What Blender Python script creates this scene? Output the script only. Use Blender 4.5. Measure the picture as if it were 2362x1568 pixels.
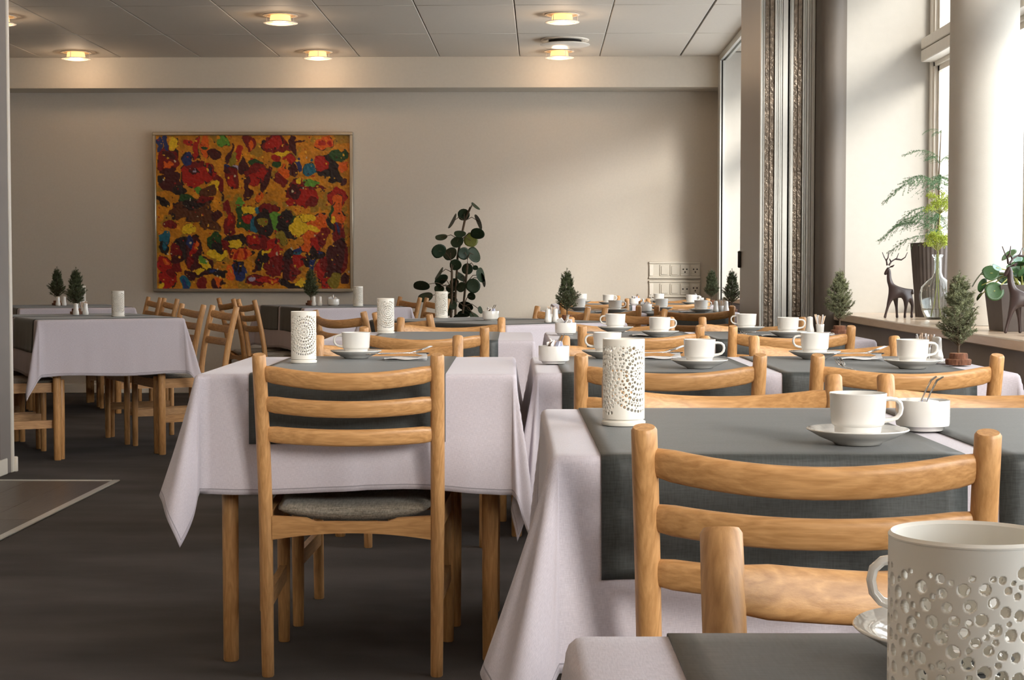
import bpy, bmesh, math, random
import numpy as np
from mathutils import Vector, Matrix, Euler

for o in list(bpy.data.objects):
    bpy.data.objects.remove(o, do_unlink=True)
SC = bpy.context.scene
COL = SC.collection
PI = math.pi
R = math.radians

# ------------------------------------------------------------------ camera
F, CX, HOR, CAMZ = 3800.0, 1181.0, 624.0, 0.985      # focal length in pixels of the 2362 wide frame
YAW = (1250 - CX) / F                                  # camera turned a little left of the room axis
PITCH = math.atan((784 - HOR) / F)
cam = bpy.data.cameras.new('camera')
cam.sensor_fit = 'HORIZONTAL'; cam.sensor_width = 36.0; cam.lens = 36.0 * F / 2362.0
cam.clip_start = 0.05
camo = bpy.data.objects.new('camera', cam); COL.objects.link(camo)
camo.location = (0, 0, CAMZ)
camo.rotation_euler = (PI / 2 - PITCH, 0, YAW)
SC.camera = camo

# ------------------------------------------------------------------ world, sun, exposure
SKY, SUN, EXPO, LAMP = 4.4, 7.2, 0.45, 2.8
w = bpy.data.worlds.new('sky'); SC.world = w; w.use_nodes = True
bg = w.node_tree.nodes['Background']
bg.inputs['Color'].default_value = (0.93, 0.97, 1.0, 1); bg.inputs['Strength'].default_value = SKY
sun = bpy.data.lights.new('sun', 'SUN'); sun.energy = SUN; sun.angle = R(16); sun.color = (1.0, 0.95, 0.87)
suno = bpy.data.objects.new('sun', sun); COL.objects.link(suno)
suno.rotation_euler = Vector((-0.60, 1.0, -0.36)).to_track_quat('-Z', 'Y').to_euler()
suno.location = (8, -8, 6)
SC.view_settings.view_transform = 'Standard'; SC.view_settings.look = 'None'
SC.view_settings.exposure = EXPO; SC.view_settings.gamma = 1.0
SC.view_settings.use_curve_mapping = False

# ------------------------------------------------------------------ placing helpers
CA, SA = math.cos(YAW), math.sin(YAW)
def cw(xc, d):
    """camera-frame ground position (right, forward) -> world"""
    return (xc * CA - d * SA, xc * SA + d * CA)
def at(px, d):
    return cw((px - CX) / F * d, d)

# ------------------------------------------------------------------ materials
def lin(c):
    return tuple((x / 255 / 12.92 if x / 255 <= 0.04045 else ((x / 255 + 0.055) / 1.055) ** 2.4) for x in c)
def newmat(name):
    m = bpy.data.materials.new(name); m.use_nodes = True
    nt = m.node_tree; b = nt.nodes['Principled BSDF']
    return m, nt, b
def node(nt, t, **kw):
    n = nt.nodes.new(t)
    for k, v in kw.items(): setattr(n, k, v)
    return n
def plain(name, col, rough=0.5, metal=0.0, var=0.06, scale=30.0, bump=0.0, bscale=None, spec=0.5, coat=0.0, stretch=(1, 1, 1)):
    m, nt, b = newmat(name)
    tc = node(nt, 'ShaderNodeTexCoord'); mp = node(nt, 'ShaderNodeMapping'); mp.inputs['Scale'].default_value = stretch
    nt.links.new(tc.outputs['Object'], mp.inputs['Vector'])
    no = node(nt, 'ShaderNodeTexNoise'); no.inputs['Scale'].default_value = scale; no.inputs['Detail'].default_value = 4
    nt.links.new(mp.outputs['Vector'], no.inputs['Vector'])
    cr = node(nt, 'ShaderNodeValToRGB')
    cr.color_ramp.elements[0].position = 0.3; cr.color_ramp.elements[1].position = 0.7
    cr.color_ramp.elements[0].color = tuple(max(0, c * (1 - var)) for c in col) + (1,)
    cr.color_ramp.elements[1].color = tuple(min(1, c * (1 + var)) for c in col) + (1,)
    nt.links.new(no.outputs['Fac'], cr.inputs['Fac']); nt.links.new(cr.outputs['Color'], b.inputs['Base Color'])
    b.inputs['Roughness'].default_value = rough; b.inputs['Metallic'].default_value = metal
    b.inputs['Specular IOR Level'].default_value = spec
    b.inputs['Coat Weight'].default_value = coat
    if bump:
        n2 = node(nt, 'ShaderNodeTexNoise'); n2.inputs['Scale'].default_value = bscale or scale; n2.inputs['Detail'].default_value = 3
        nt.links.new(mp.outputs['Vector'], n2.inputs['Vector'])
        bp = node(nt, 'ShaderNodeBump'); bp.inputs['Strength'].default_value = bump; bp.inputs['Distance'].default_value = 0.004
        nt.links.new(n2.outputs['Fac'], bp.inputs['Height']); nt.links.new(bp.outputs['Normal'], b.inputs['Normal'])
    return m
def wood(name, axis, light, dark, rough=0.42, grain=70.0, tone=0.25):
    m, nt, b = newmat(name)
    tc = node(nt, 'ShaderNodeTexCoord'); oi = node(nt, 'ShaderNodeObjectInfo')
    ad = node(nt, 'ShaderNodeVectorMath', operation='ADD')
    ml = node(nt, 'ShaderNodeMath', operation='MULTIPLY'); ml.inputs[1].default_value = 37.0
    nt.links.new(oi.outputs['Random'], ml.inputs[0])
    nt.links.new(tc.outputs['Object'], ad.inputs[0]); nt.links.new(ml.outputs[0], ad.inputs[1])
    mp = node(nt, 'ShaderNodeMapping')
    s = [1.0, 1.0, 1.0]; s[axis] = 0.055
    mp.inputs['Scale'].default_value = s
    nt.links.new(ad.outputs[0], mp.inputs['Vector'])
    n1 = node(nt, 'ShaderNodeTexNoise'); n1.inputs['Scale'].default_value = grain * 3; n1.inputs['Detail'].default_value = 5; n1.inputs['Roughness'].default_value = 0.65
    nt.links.new(mp.outputs['Vector'], n1.inputs['Vector'])
    mp2 = node(nt, 'ShaderNodeMapping'); s2 = [1.0, 1.0, 1.0]; s2[axis] = 0.16; mp2.inputs['Scale'].default_value = s2
    nt.links.new(ad.outputs[0], mp2.inputs['Vector'])
    n2 = node(nt, 'ShaderNodeTexNoise'); n2.inputs['Scale'].default_value = 34; n2.inputs['Detail'].default_value = 3
    nt.links.new(mp2.outputs['Vector'], n2.inputs['Vector'])
    rings = node(nt, 'ShaderNodeMath', operation='MULTIPLY'); rings.inputs[1].default_value = 14.0
    nt.links.new(n2.outputs['Fac'], rings.inputs[0])
    fr = node(nt, 'ShaderNodeMath', operation='PINGPONG'); fr.inputs[1].default_value = 1.0
    nt.links.new(rings.outputs[0], fr.inputs[0])
    mx = node(nt, 'ShaderNodeMath', operation='MULTIPLY_ADD'); mx.inputs[1].default_value = 0.24
    nt.links.new(fr.outputs[0], mx.inputs[0])
    h = node(nt, 'ShaderNodeMath', operation='MULTIPLY'); h.inputs[1].default_value = 0.80
    nt.links.new(n1.outputs['Fac'], h.inputs[0]); nt.links.new(h.outputs[0], mx.inputs[2])
    cr = node(nt, 'ShaderNodeValToRGB')
    e = cr.color_ramp.elements
    e[0].position = 0.22; e[0].color = tuple(dark) + (1,); e[1].position = 0.72; e[1].color = tuple(light) + (1,)
    nt.links.new(mx.outputs[0], cr.inputs['Fac'])
    hs = node(nt, 'ShaderNodeHueSaturation')
    vv = node(nt, 'ShaderNodeMath', operation='MULTIPLY_ADD'); vv.inputs[1].default_value = tone; vv.inputs[2].default_value = 1 - tone / 2
    nt.links.new(oi.outputs['Random'], vv.inputs[0]); nt.links.new(vv.outputs[0], hs.inputs['Value'])
    nt.links.new(cr.outputs['Color'], hs.inputs['Color']); nt.links.new(hs.outputs['Color'], b.inputs['Base Color'])
    b.inputs['Roughness'].default_value = rough
    bp = node(nt, 'ShaderNodeBump'); bp.inputs['Strength'].default_value = 0.18; bp.inputs['Distance'].default_value = 0.0015
    nt.links.new(n1.outputs['Fac'], bp.inputs['Height']); nt.links.new(bp.outputs['Normal'], b.inputs['Normal'])
    return m
def fabric(name, c1, c2, sc=420.0, rough=0.9, bump=0.25, slub=True, uv=True, hem=None, sheen=0.2, lowvar=0.06, spec=0.2):
    m, nt, b = newmat(name)
    tc = node(nt, 'ShaderNodeTexCoord'); src = tc.outputs['UV'] if uv else tc.outputs['Object']
    fac = None; hs = []
    for s in ((1, 0.12, 1), (0.12, 1, 1)):
        mp = node(nt, 'ShaderNodeMapping'); mp.inputs['Scale'].default_value = s
        nt.links.new(src, mp.inputs['Vector'])
        n = node(nt, 'ShaderNodeTexNoise'); n.inputs['Scale'].default_value = sc; n.inputs['Detail'].default_value = 2
        nt.links.new(mp.outputs['Vector'], n.inputs['Vector']); hs.append(n.outputs['Fac'])
    a = node(nt, 'ShaderNodeMath', operation='ADD'); nt.links.new(hs[0], a.inputs[0]); nt.links.new(hs[1], a.inputs[1])
    n3 = node(nt, 'ShaderNodeTexNoise'); n3.inputs['Scale'].default_value = 6; n3.inputs['Detail'].default_value = 3
    mp3 = node(nt, 'ShaderNodeMapping'); mp3.inputs['Scale'].default_value = (0.6, 3.0, 1) if slub else (1, 1, 1)
    nt.links.new(src, mp3.inputs['Vector']); nt.links.new(mp3.outputs['Vector'], n3.inputs['Vector'])
    l = node(nt, 'ShaderNodeMath', operation='MULTIPLY_ADD'); l.inputs[1].default_value = lowvar * 6
    nt.links.new(n3.outputs['Fac'], l.inputs[0]); nt.links.new(a.outputs[0], l.inputs[2])
    mr = node(nt, 'ShaderNodeMapRange'); mr.inputs['From Min'].default_value = 0.72 + lowvar * 3; mr.inputs['From Max'].default_value = 1.28 + lowvar * 3
    nt.links.new(l.outputs[0], mr.inputs['Value'])
    mix = node(nt, 'ShaderNodeMix', data_type='RGBA')
    mix.inputs['A'].default_value = tuple(c1) + (1,); mix.inputs['B'].default_value = tuple(c2) + (1,)
    nt.links.new(mr.outputs['Result'], mix.inputs['Factor']); out = mix.outputs['Result']
    if hem:
        at_ = node(nt, 'ShaderNodeAttribute'); at_.attribute_name = 'edge'
        sb = node(nt, 'ShaderNodeMath', operation='SUBTRACT'); sb.inputs[1].default_value = 0.0125
        ab = node(nt, 'ShaderNodeMath', operation='ABSOLUTE'); lt = node(nt, 'ShaderNodeMath', operation='LESS_THAN'); lt.inputs[1].default_value = 0.0013
        nt.links.new(at_.outputs['Fac'], sb.inputs[0]); nt.links.new(sb.outputs[0], ab.inputs[0]); nt.links.new(ab.outputs[0], lt.inputs[0])
        hm = node(nt, 'ShaderNodeMix', data_type='RGBA'); hm.inputs['B'].default_value = tuple(q * 0.5 for q in c1) + (1,)
        hf = node(nt, 'ShaderNodeMath', operation='MULTIPLY'); hf.inputs[1].default_value = 0.8
        nt.links.new(lt.outputs[0], hf.inputs[0]); nt.links.new(hf.outputs[0], hm.inputs['Factor']); nt.links.new(out, hm.inputs['A']); out = hm.outputs['Result']
    nt.links.new(out, b.inputs['Base Color'])
    b.inputs['Roughness'].default_value = rough; b.inputs['Specular IOR Level'].default_value = spec
    b.inputs['Sheen Weight'].default_value = sheen; b.inputs['Sheen Roughness'].default_value = 0.35
    bp = node(nt, 'ShaderNodeBump'); bp.inputs['Strength'].default_value = bump; bp.inputs['Distance'].default_value = 0.001
    nt.links.new(a.outputs[0], bp.inputs['Height']); nt.links.new(bp.outputs['Normal'], b.inputs['Normal'])
    return m

OAK_L, OAK_D = (0.585, 0.32, 0.13), (0.35, 0.168, 0.055)
M = {}
M['oak_z'] = wood('oak_upright', 2, OAK_L, OAK_D)
M['oak_x'] = wood('oak_across', 0, OAK_L, OAK_D)
M['oak_y'] = wood('oak_along', 1, OAK_L, OAK_D)
M['plank'] = wood('dark_laminate', 1, (0.085, 0.066, 0.05), (0.045, 0.034, 0.026), rough=0.34, grain=40, tone=0.3)
M['sillwood'] = plain('sill_laminate', lin((214, 192, 168)), 0.22, var=0.05, scale=14, stretch=(6, 0.6, 6))
M['wall'] = plain('wall_paint', lin((200, 192, 180)), 0.85, var=0.02, scale=60, bump=0.10, bscale=220, spec=0.2)
M['soffit'] = plain('soffit_paint', lin((200, 193, 181)), 0.85, var=0.02, scale=40, bump=0.06, bscale=200, spec=0.2)
M['white'] = plain('white_wall_paint', lin((184, 180, 172)), 0.75, var=0.015, scale=30, bump=0.05, bscale=200, spec=0.2)
M['darkgrey'] = plain('pier_shade_paint', lin((96, 88, 80)), 0.6, var=0.03, scale=10)  # pier front gets no window light; that shade is in the colour
M['undersill'] = plain('grey_shade_paint', lin((128, 121, 117)), 0.7, var=0.03, scale=10)  # wall paint darkened to hold the shade below the sill; plain grey on the casing
M['panelgrey'] = plain('partition_laminate', lin((134, 127, 119)), 0.4, var=0.03, scale=8, stretch=(1, 1, 0.3))
M['trim'] = plain('white_trim_paint', lin((225, 219, 208)), 0.45, var=0.02)
M['ceilpanel'] = plain('ceiling_panel', lin((198, 191, 180)), 0.7, var=0.015, scale=50, bump=0.08, bscale=500, spec=0.3)
M['dark'] = plain('dark_gap', (0.02, 0.018, 0.017), 0.8)
M['carpet'] = plain('carpet', (0.082, 0.075, 0.073), 0.97, var=0.24, scale=2.2, bump=0.6, bscale=420, spec=0.1, stretch=(0.7, 1.6, 1))
M['alu'] = plain('brushed_aluminium', lin((205, 205, 200)), 0.38, metal=0.6, var=0.012, scale=20, stretch=(3, 3, 0.2))
M['strip'] = plain('pebbled_strip', lin((122, 110, 97)), 0.28, metal=0.55, var=0.35, scale=45, bump=0.8, bscale=70)
M['stud'] = plain('bright_stud', lin((205, 195, 180)), 0.2, metal=0.8)
M['steel'] = plain('cutlery_steel', (0.62, 0.61, 0.60), 0.18, metal=1.0, var=0.03)
M['silverframe'] = plain('silver_frame', lin((176, 166, 148)), 0.3, metal=0.7, var=0.05)
M['brass'] = plain('brass', (0.62, 0.42, 0.12), 0.3, metal=0.9)
M['porcelain'] = plain('white_porcelain', lin((222, 220, 215)), 0.12, var=0.01, coat=0.5)
M['bisque'] = plain('bisque_porcelain', lin((232, 228, 218)), 0.55, var=0.015)
M['paper'] = plain('white_paper', lin((235, 234, 234)), 0.8, var=0.03)
M['sachet'] = plain('printed_sachet', lin((170, 150, 135)), 0.6, var=0.55, scale=90)
M['bluepaper'] = plain('bluish_paper', lin((196, 202, 226)), 0.7, var=0.08, scale=60)
M['pickpaper'] = plain('wrapped_picks', lin((222, 196, 170)), 0.7, var=0.12, scale=40)
M['lavender'] = fabric('lavender_grey_cloth', lin((180, 173, 181)), lin((198, 191, 198)), sc=900, lowvar=0.03, bump=0.12, hem=True)
M['runner'] = fabric('charcoal_runner', lin((44, 47, 46)), lin((62, 66, 65)), sc=420, rough=0.5, bump=0.06, lowvar=0.10, sheen=0.13, spec=0.45)
M['cushion'] = fabric('grey_wool', lin((98, 92, 82)), lin((146, 139, 127)), sc=260, uv=False, slub=False, bump=0.35)
M['bark'] = plain('bark', lin((110, 72, 52)), 0.9, var=0.45, scale=120, bump=0.9, bscale=160, stretch=(1, 1, 0.3))
M['cutwood'] = plain('cut_wood', lin((178, 128, 92)), 0.8, var=0.2, scale=70)
M['needle'] = plain('spruce_needles', (0.072, 0.09, 0.038), 0.7, var=0.5, scale=60)
M['needle_frost'] = plain('frosted_needles', (0.20, 0.22, 0.12), 0.75, var=0.55, scale=70)
M['twig'] = plain('twig', (0.09, 0.06, 0.035), 0.85, var=0.2)
M['leafdark'] = plain('dark_leaf', (0.020, 0.036, 0.017), 0.5, var=0.35, scale=9, spec=0.3)
M['leafolive'] = plain('olive_leaf', (0.13, 0.14, 0.02), 0.45, var=0.25, scale=12)
M['leafmid'] = plain('round_leaf', (0.055, 0.125, 0.045), 0.35, var=0.35, scale=12)
M['leafblue'] = plain('bluish_leaf', (0.20, 0.32, 0.28), 0.35, var=0.2, scale=12)
M['pine'] = plain('pine_needles', (0.075, 0.15, 0.06), 0.6, var=0.4, scale=30)
M['lime'] = plain('lime_florets', (0.38, 0.46, 0.05), 0.7, var=0.35, scale=80)
M['stem'] = plain('green_stem', (0.33, 0.34, 0.10), 0.6, var=0.15)
M['potdark'] = plain('dark_fluted_pot', lin((84, 76, 72)), 0.55, var=0.12, scale=20)
M['terracotta'] = plain('plant_pot', lin((120, 100, 88)), 0.7, var=0.1)
M['soil'] = plain('soil', (0.03, 0.022, 0.016), 0.95, var=0.4, scale=90)
M['deer'] = plain('dark_bronze', lin((62, 47, 46)), 0.38, var=0.12, scale=40, spec=0.6)
M['lampwhite'] = plain('lamp_enamel', lin((228, 222, 212)), 0.3)
M['plastic'] = plain('cream_plastic', lin((205, 199, 186)), 0.4, var=0.01)
M['hole'] = plain('socket_hole', (0.01, 0.01, 0.01), 0.9)

def emis(name, col, st):
    m, nt, b = newmat(name)
    b.inputs['Base Color'].default_value = col + (1,); b.inputs['Emission Color'].default_value = col + (1,)
    tcn = node(nt, 'ShaderNodeTexCoord'); gr = node(nt, 'ShaderNodeTexNoise'); gr.inputs['Scale'].default_value = 12
    nt.links.new(tcn.outputs['Object'], gr.inputs['Vector'])
    mm = node(nt, 'ShaderNodeMath', operation='MULTIPLY_ADD'); mm.inputs[1].default_value = 0.3 * st; mm.inputs[2].default_value = 0.85 * st
    nt.links.new(gr.outputs['Fac'], mm.inputs[0]); nt.links.new(mm.outputs[0], b.inputs['Emission Strength'])
    return m
M['lampglow'] = emis('lamp_glass', (1.0, 0.60, 0.25), 0.95)
def glassmat(name, fac, tint=(1, 1, 1)):
    m, nt, b = newmat(name); nt.nodes.remove(b)
    out = nt.nodes['Material Output']
    tr = node(nt, 'ShaderNodeBsdfTransparent'); tr.inputs['Color'].default_value = tint + (1,)
    gl = node(nt, 'ShaderNodeBsdfGlossy'); gl.inputs['Roughness'].default_value = 0.03
    fre = node(nt, 'ShaderNodeFresnel'); fre.inputs['IOR'].default_value = 1.35
    sc = node(nt, 'ShaderNodeMath', operation='MULTIPLY'); sc.inputs[1].default_value = fac
    nt.links.new(fre.outputs[0], sc.inputs[0])
    mx = node(nt, 'ShaderNodeMixShader')
    nt.links.new(sc.outputs[0], mx.inputs[0]); nt.links.new(tr.outputs[0], mx.inputs[1]); nt.links.new(gl.outputs[0], mx.inputs[2])
    nt.links.new(mx.outputs[0], out.inputs['Surface'])
    return m
M['pane'] = glassmat('window_glass', 0.6)
mg, ntg, bgp = newmat('vase_glass')
bgp.inputs['Base Color'].default_value = (0.93, 0.97, 0.96, 1); bgp.inputs['Transmission Weight'].default_value = 1.0
bgp.inputs['Roughness'].default_value = 0.0; bgp.inputs['IOR'].default_value = 1.45
M['vase'] = mg
mw, ntw, bwp = newmat('vase_water')
bwp.inputs['Base Color'].default_value = (0.95, 0.98, 0.97, 1); bwp.inputs['Transmission Weight'].default_value = 1.0
bwp.inputs['Roughness'].default_value = 0.0; bwp.inputs['IOR'].default_value = 1.33
M['water'] = mw

# ------------------------------------------------------------------ mesh helpers
def mesh_from(name, verts, faces, smooth=True):
    me = bpy.data.meshes.new(name); me.from_pydata([tuple(v) for v in verts], [], faces); me.update()
    if smooth and len(me.polygons):
        me.polygons.foreach_set('use_smooth', [True] * len(me.polygons))
    return me
class G:
    """collects shapes into one mesh"""
    def __init__(s): s.v = []; s.f = []
    def add(s, v, f):
        o = len(s.v); s.v += [tuple(p) for p in v]; s.f += [tuple(i + o for i in q) for q in f]; return s
    def box(s, x0, x1, y0, y1, z0, z1, b=0.0, mtx=None):
        if b <= 0:
            v = [(x, y, z) for z in (z0, z1) for y in (y0, y1) for x in (x0, x1)]
            f = [(0, 2, 3, 1), (4, 5, 7, 6), (0, 1, 5, 4), (2, 6, 7, 3), (0, 4, 6, 2), (1, 3, 7, 5)]
        else:
            bm = bmesh.new(); bmesh.ops.create_cube(bm, size=1)
            for p in bm.verts: p.co = Vector((x0 + (p.co.x + .5) * (x1 - x0), y0 + (p.co.y + .5) * (y1 - y0), z0 + (p.co.z + .5) * (z1 - z0)))
            bmesh.ops.bevel(bm, geom=bm.edges[:], offset=b, segments=1, affect='EDGES', profile=0.6)
            bm.verts.index_update()
            v = [p.co.copy() for p in bm.verts]; f = [[q.index for q in fc.verts] for fc in bm.faces]; bm.free()
        if mtx: v = [mtx @ Vector(p) for p in v]
        return s.add(v, f)
    def tube(s, pts, rad, n=12, cap=True, ell=None, up=None):
        """sweep a circle (or ellipse ell=(a along side, b along up)) along points"""
        pts = [Vector(p) for p in pts]
        if not isinstance(rad, (list, tuple)): rad = [rad] * len(pts)
        v = []; f = []; upv = Vector(up) if up else None
        for i, p in enumerate(pts):
            t = (pts[min(i + 1, len(pts) - 1)] - pts[max(i - 1, 0)]).normalized()
            u = upv if upv else (Vector((0, 0, 1)) if abs(t.z) < 0.9 else Vector((0, 1, 0)))
            side = t.cross(u).normalized(); u2 = side.cross(t).normalized()
            a, b = (ell if ell else (1, 1))
            for k in range(n):
                an = 2 * PI * k / n
                v.append(p + side * (math.cos(an) * rad[i] * a) + u2 * (math.sin(an) * rad[i] * b))
        for i in range(len(pts) - 1):
            for k in range(n):
                f.append((i * n + k, i * n + (k + 1) % n, (i + 1) * n + (k + 1) % n, (i + 1) * n + k))
        if cap:
            f.append(tuple(range(n - 1, -1, -1))); f.append(tuple((len(pts) - 1) * n + k for k in range(n)))
        return s.add(v, f)
    def lathe(s, prof, n=32, c=(0, 0, 0), cap0=False, cap1=False):
        v = []; f = []
        for r, z in prof:
            for k in range(n):
                a = 2 * PI * k / n; v.append((c[0] + r * math.cos(a), c[1] + r * math.sin(a), c[2] + z))
        for i in range(len(prof) - 1):
            for k in range(n):
                f.append((i * n + k, i * n + (k + 1) % n, (i + 1) * n + (k + 1) % n, (i + 1) * n + k))
        if cap0: f.append(tuple(range(n - 1, -1, -1)))
        if cap1: f.append(tuple((len(prof) - 1) * n + k for k in range(n)))
        return s.add(v, f)
    def mesh(s, name, smooth=True): return mesh_from(name, s.v, s.f, smooth)
def autosmooth(me, ang=40):
    """mark sharp edges by angle so flat shading breaks stay crisp"""
    bm = bmesh.new(); bm.from_mesh(me)
    for e in bm.edges:
        if len(e.link_faces) == 2 and e.calc_face_angle(0) > R(ang): e.smooth = False
    bm.to_mesh(me); bm.free(); return me
def obj(name, me, mat=None, parent=None, loc=None, rot=None, scale=None):
    if isinstance(me, G): me = autosmooth(me.mesh(name))
    o = bpy.data.objects.new(name, me); COL.objects.link(o)
    if mat is not None and me is not None and len(me.materials) == 0: me.materials.append(M[mat])
    if parent: o.parent = parent
    if loc: o.location = loc
    if rot is not None: o.rotation_euler = rot if isinstance(rot, (tuple, list)) else (0, 0, rot)
    if scale: o.scale = (scale,) * 3 if not isinstance(scale, (tuple, list)) else scale
    return o
def tag(o, label, cat, group=None, kind=None):
    if len(label.split()) > 16 or len(label.split()) < 4: print('LABEL LENGTH', len(label.split()), label)
    o['label'] = label; o['category'] = cat
    if group: o['group'] = group
    if kind: o['kind'] = kind
    return o
def empty(name, loc=(0, 0, 0), rz=0):
    o = bpy.data.objects.new(name, None); o.empty_display_size = 0.05; COL.objects.link(o)
    o.location = loc; o.rotation_euler = (0, 0, rz); return o
def struct(name, me, mat, parent=None):
    o = obj(name, me, mat, parent)
    if not parent: o['kind'] = 'structure'
    return o
def copy_tree(o, parent=None):
    c = o.copy(); COL.objects.link(c); c.parent = parent
    for ch in [q for q in bpy.data.objects if q.parent == o]: copy_tree(ch, c)
    return c
class Proto:
    """first placement moves the prototype itself, later ones copy it with its parts"""
    def __init__(s, root): s.root = root; s.used = False
    def place(s, loc, rz, label, cat, group=None, scale=None):
        o = copy_tree(s.root) if s.used else s.root
        s.used = True
        o.location = loc; o.rotation_euler = (0, 0, rz)
        if scale: o.scale = (scale,) * 3
        tag(o, label, cat, group); return o

# ------------------------------------------------------------------ room shell
YB, ZC, XL = 13.18, 2.65, -5.2
YF = -3.0
struct('floor', G().box(XL, 2.0, YF, YB + 0.2, -0.06, 0.0), 'carpet')
struct('wall_back', G().box(XL, 2.0, YB, YB + 0.2, 0, ZC + 0.1), 'wall')
struct('wall_left', G().box(XL - 0.15, XL, YF, YB + 0.2, 0, ZC + 0.1), 'wall')
struct('wall_front', G().box(XL, 2.0, YF - 0.15, YF, 0, ZC + 0.1), 'wall')
struct('ceiling', G().box(XL, 2.05, YF, YB + 0.2, ZC + 0.015, ZC + 0.12), 'ceilpanel')
ceil = bpy.data.objects['ceiling']
# ceiling panels: 0.62 m wide metal cassettes
pan = autosmooth(G().box(-0.3075, 0.3075, -0.6175, 0.6175, -0.008, 0.012, b=0.004).mesh('ceiling_panel'))
pan.materials.append(M['ceilpanel'])
xs = []
x = 1.065
while x > XL - 0.3: xs.append(x); x -= 0.62
ny = 0
y = 12.85
while y > 6.0:
    for x in xs + [1.685]:
        x1 = min(x, 1.38) if x > 1.5 else x
        if x > 1.5:
            o = obj('ceiling_panel', pan, None, ceil, (1.2225, y - 0.62, ZC), None, (0.3 / 0.62, 1, 1))
        else:
            o = obj('ceiling_panel', pan, None, ceil, (x - 0.31, y - 0.62, ZC))
    y -= 1.24
# reveal the dark joint behind the panels
g = G()
for x in xs: g.box(x - 0.006, x + 0.006, 6.0, 12.85, ZC + 0.006, ZC + 0.0149)
obj('panel_joint', g, 'dark', ceil)
struct('soffit_beam', G().box(XL, 1.395, 12.85, YB, 2.405, ZC + 0.01), 'soffit')
struct('baseboard_back', G().box(XL, 1.40, YB - 0.018, YB, 0, 0.075, b=0.004), 'trim')
# left wall end with its white casing
wl = struct('wall_side', G().box(-2.78, -2.60, YF, 7.98, 0, ZC + 0.01), 'wall')
obj('casing', G().box(-2.61, -2.588, 7.80, 7.96, 0, ZC, b=0.004), 'undersill', wl)
obj('casing', G().box(-2.61, -2.583, 7.962, 7.997, 0, ZC, b=0.004), 'trim', wl)
struct('baseboard_side', G().box(-2.602, -2.585, YF, 7.90, 0, 0.08, b=0.004), 'trim')
struct('baseboard_end', G().box(-2.70, -2.57, 7.995, 8.012, 0, 0.075, b=0.004), 'trim')
# dark laminate walkway let into the carpet, with metal edge strips
wx0, wy1 = -2.59, 7.62
wx1 = -1.995
fl = empty('floor_laminate'); fl['kind'] = 'structure'
pw = (wx1 - wx0) / 3
k = 0
pl1 = {}
for i in range(3):
    yy = wy1
    first = True
    while yy > 0.5:
        L = (0.5 + 0.35 * i) if first else 1.25
        first = False
        key = round(L, 2)
        if key not in pl1:
            mm = autosmooth(G().box(-pw / 2 + 0.0006, pw / 2 - 0.0006, -L / 2 + 0.0006, L / 2 - 0.0006, 0.0, 0.004, b=0.0008).mesh('floor_plank')); mm.materials.append(M['plank']); pl1[key] = mm
        obj('floor_plank', pl1[key], None, fl, (wx0 + pw * (i + .5), yy - L / 2, 0.0005)); yy -= L
tr = struct('trim_1', G().box(wx1 - 0.012, wx1 + 0.022, 0.0, wy1 + 0.022, 0, 0.008, b=0.003), 'alu')
tr = struct('trim_2', G().box(wx0, wx1 - 0.0125, wy1, wy1 + 0.022, 0, 0.008, b=0.003), 'alu')

# right side: low wall, sill, piers, windows
struct('wall_right', G().box(1.43, 1.98, YF, 8.0, 0, 0.745), 'undersill')
struct('sill_near', G().box(1.40, 1.93, YF, 7.934, 0.747, 0.782, b=0.004), 'sillwood')
struct('sill_return', G().box(1.4645, 1.93, 7.9345, 7.999, 0.747, 0.782), 'sillwood')
struct('wall_right_far', G().box(1.43, 1.98, 9.0, 12.74, 0, 0.745), 'undersill')
struct('sill_far', G().box(1.40, 1.93, 9.005, 12.745, 0.747, 0.782, b=0.004), 'sillwood')
struct('wall_pier', G().box(1.4635, 2.0, 8.0, 9.0, 0, ZC + 0.01), 'white')
struct('wall_pier_end', G().box(1.402, 2.0, 12.75, YB, 0, ZC + 0.01), 'white')
# rounded pier edge beside the folded partition, its shade put into the colour
g = G(); n = 20; prof = []
for i in range(n + 1):
    a = PI + PI * i / n
    prof.append((1.4 + 0.064 * math.cos(a), 8.0 + 0.064 * math.sin(a)))
prof += [(1.464, 8.3), (1.336, 8.3)]
v = [(p[0], p[1], 0.0) for p in prof] + [(p[0], p[1], ZC) for p in prof]; m_ = len(prof)
f = [(i, (i + 1) % m_, (i + 1) % m_ + m_, i + m_) for i in range(m_)] + [tuple(range(m_ - 1, -1, -1)), tuple(range(m_, 2 * m_))]
cx_ = obj('pier_post', autosmooth(mesh_from('pier_post', v, f)), 'darkgrey'); cx_['kind'] = 'structure'
struct('trim_3', G().box(1.362, 1.372, 12.70, 12.85, 0, ZC - 0.06).box(1.384, 1.400, 12.70, 12.75, 0, ZC - 0.06), 'alu')
struct('trim_4', G().box(1.372, 1.384, 12.71, 12.85, 0, ZC - 0.06), 'dark')
struct('trim_5', G().box(1.365, 1.385, 8.0, 12.85, ZC - 0.055, ZC - 0.009).box(1.405, 1.425, 8.0, 12.75, ZC - 0.055, ZC - 0.009).box(1.385, 1.405, 8.0, 12.75, ZC - 0.03, ZC - 0.009), 'alu')
# round white column standing on the sill line
struct('round_column', G().lathe([(0.125, 0.783), (0.125, ZC)], 48, (1.643, 6.19, 0), True, True), 'white')

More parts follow.
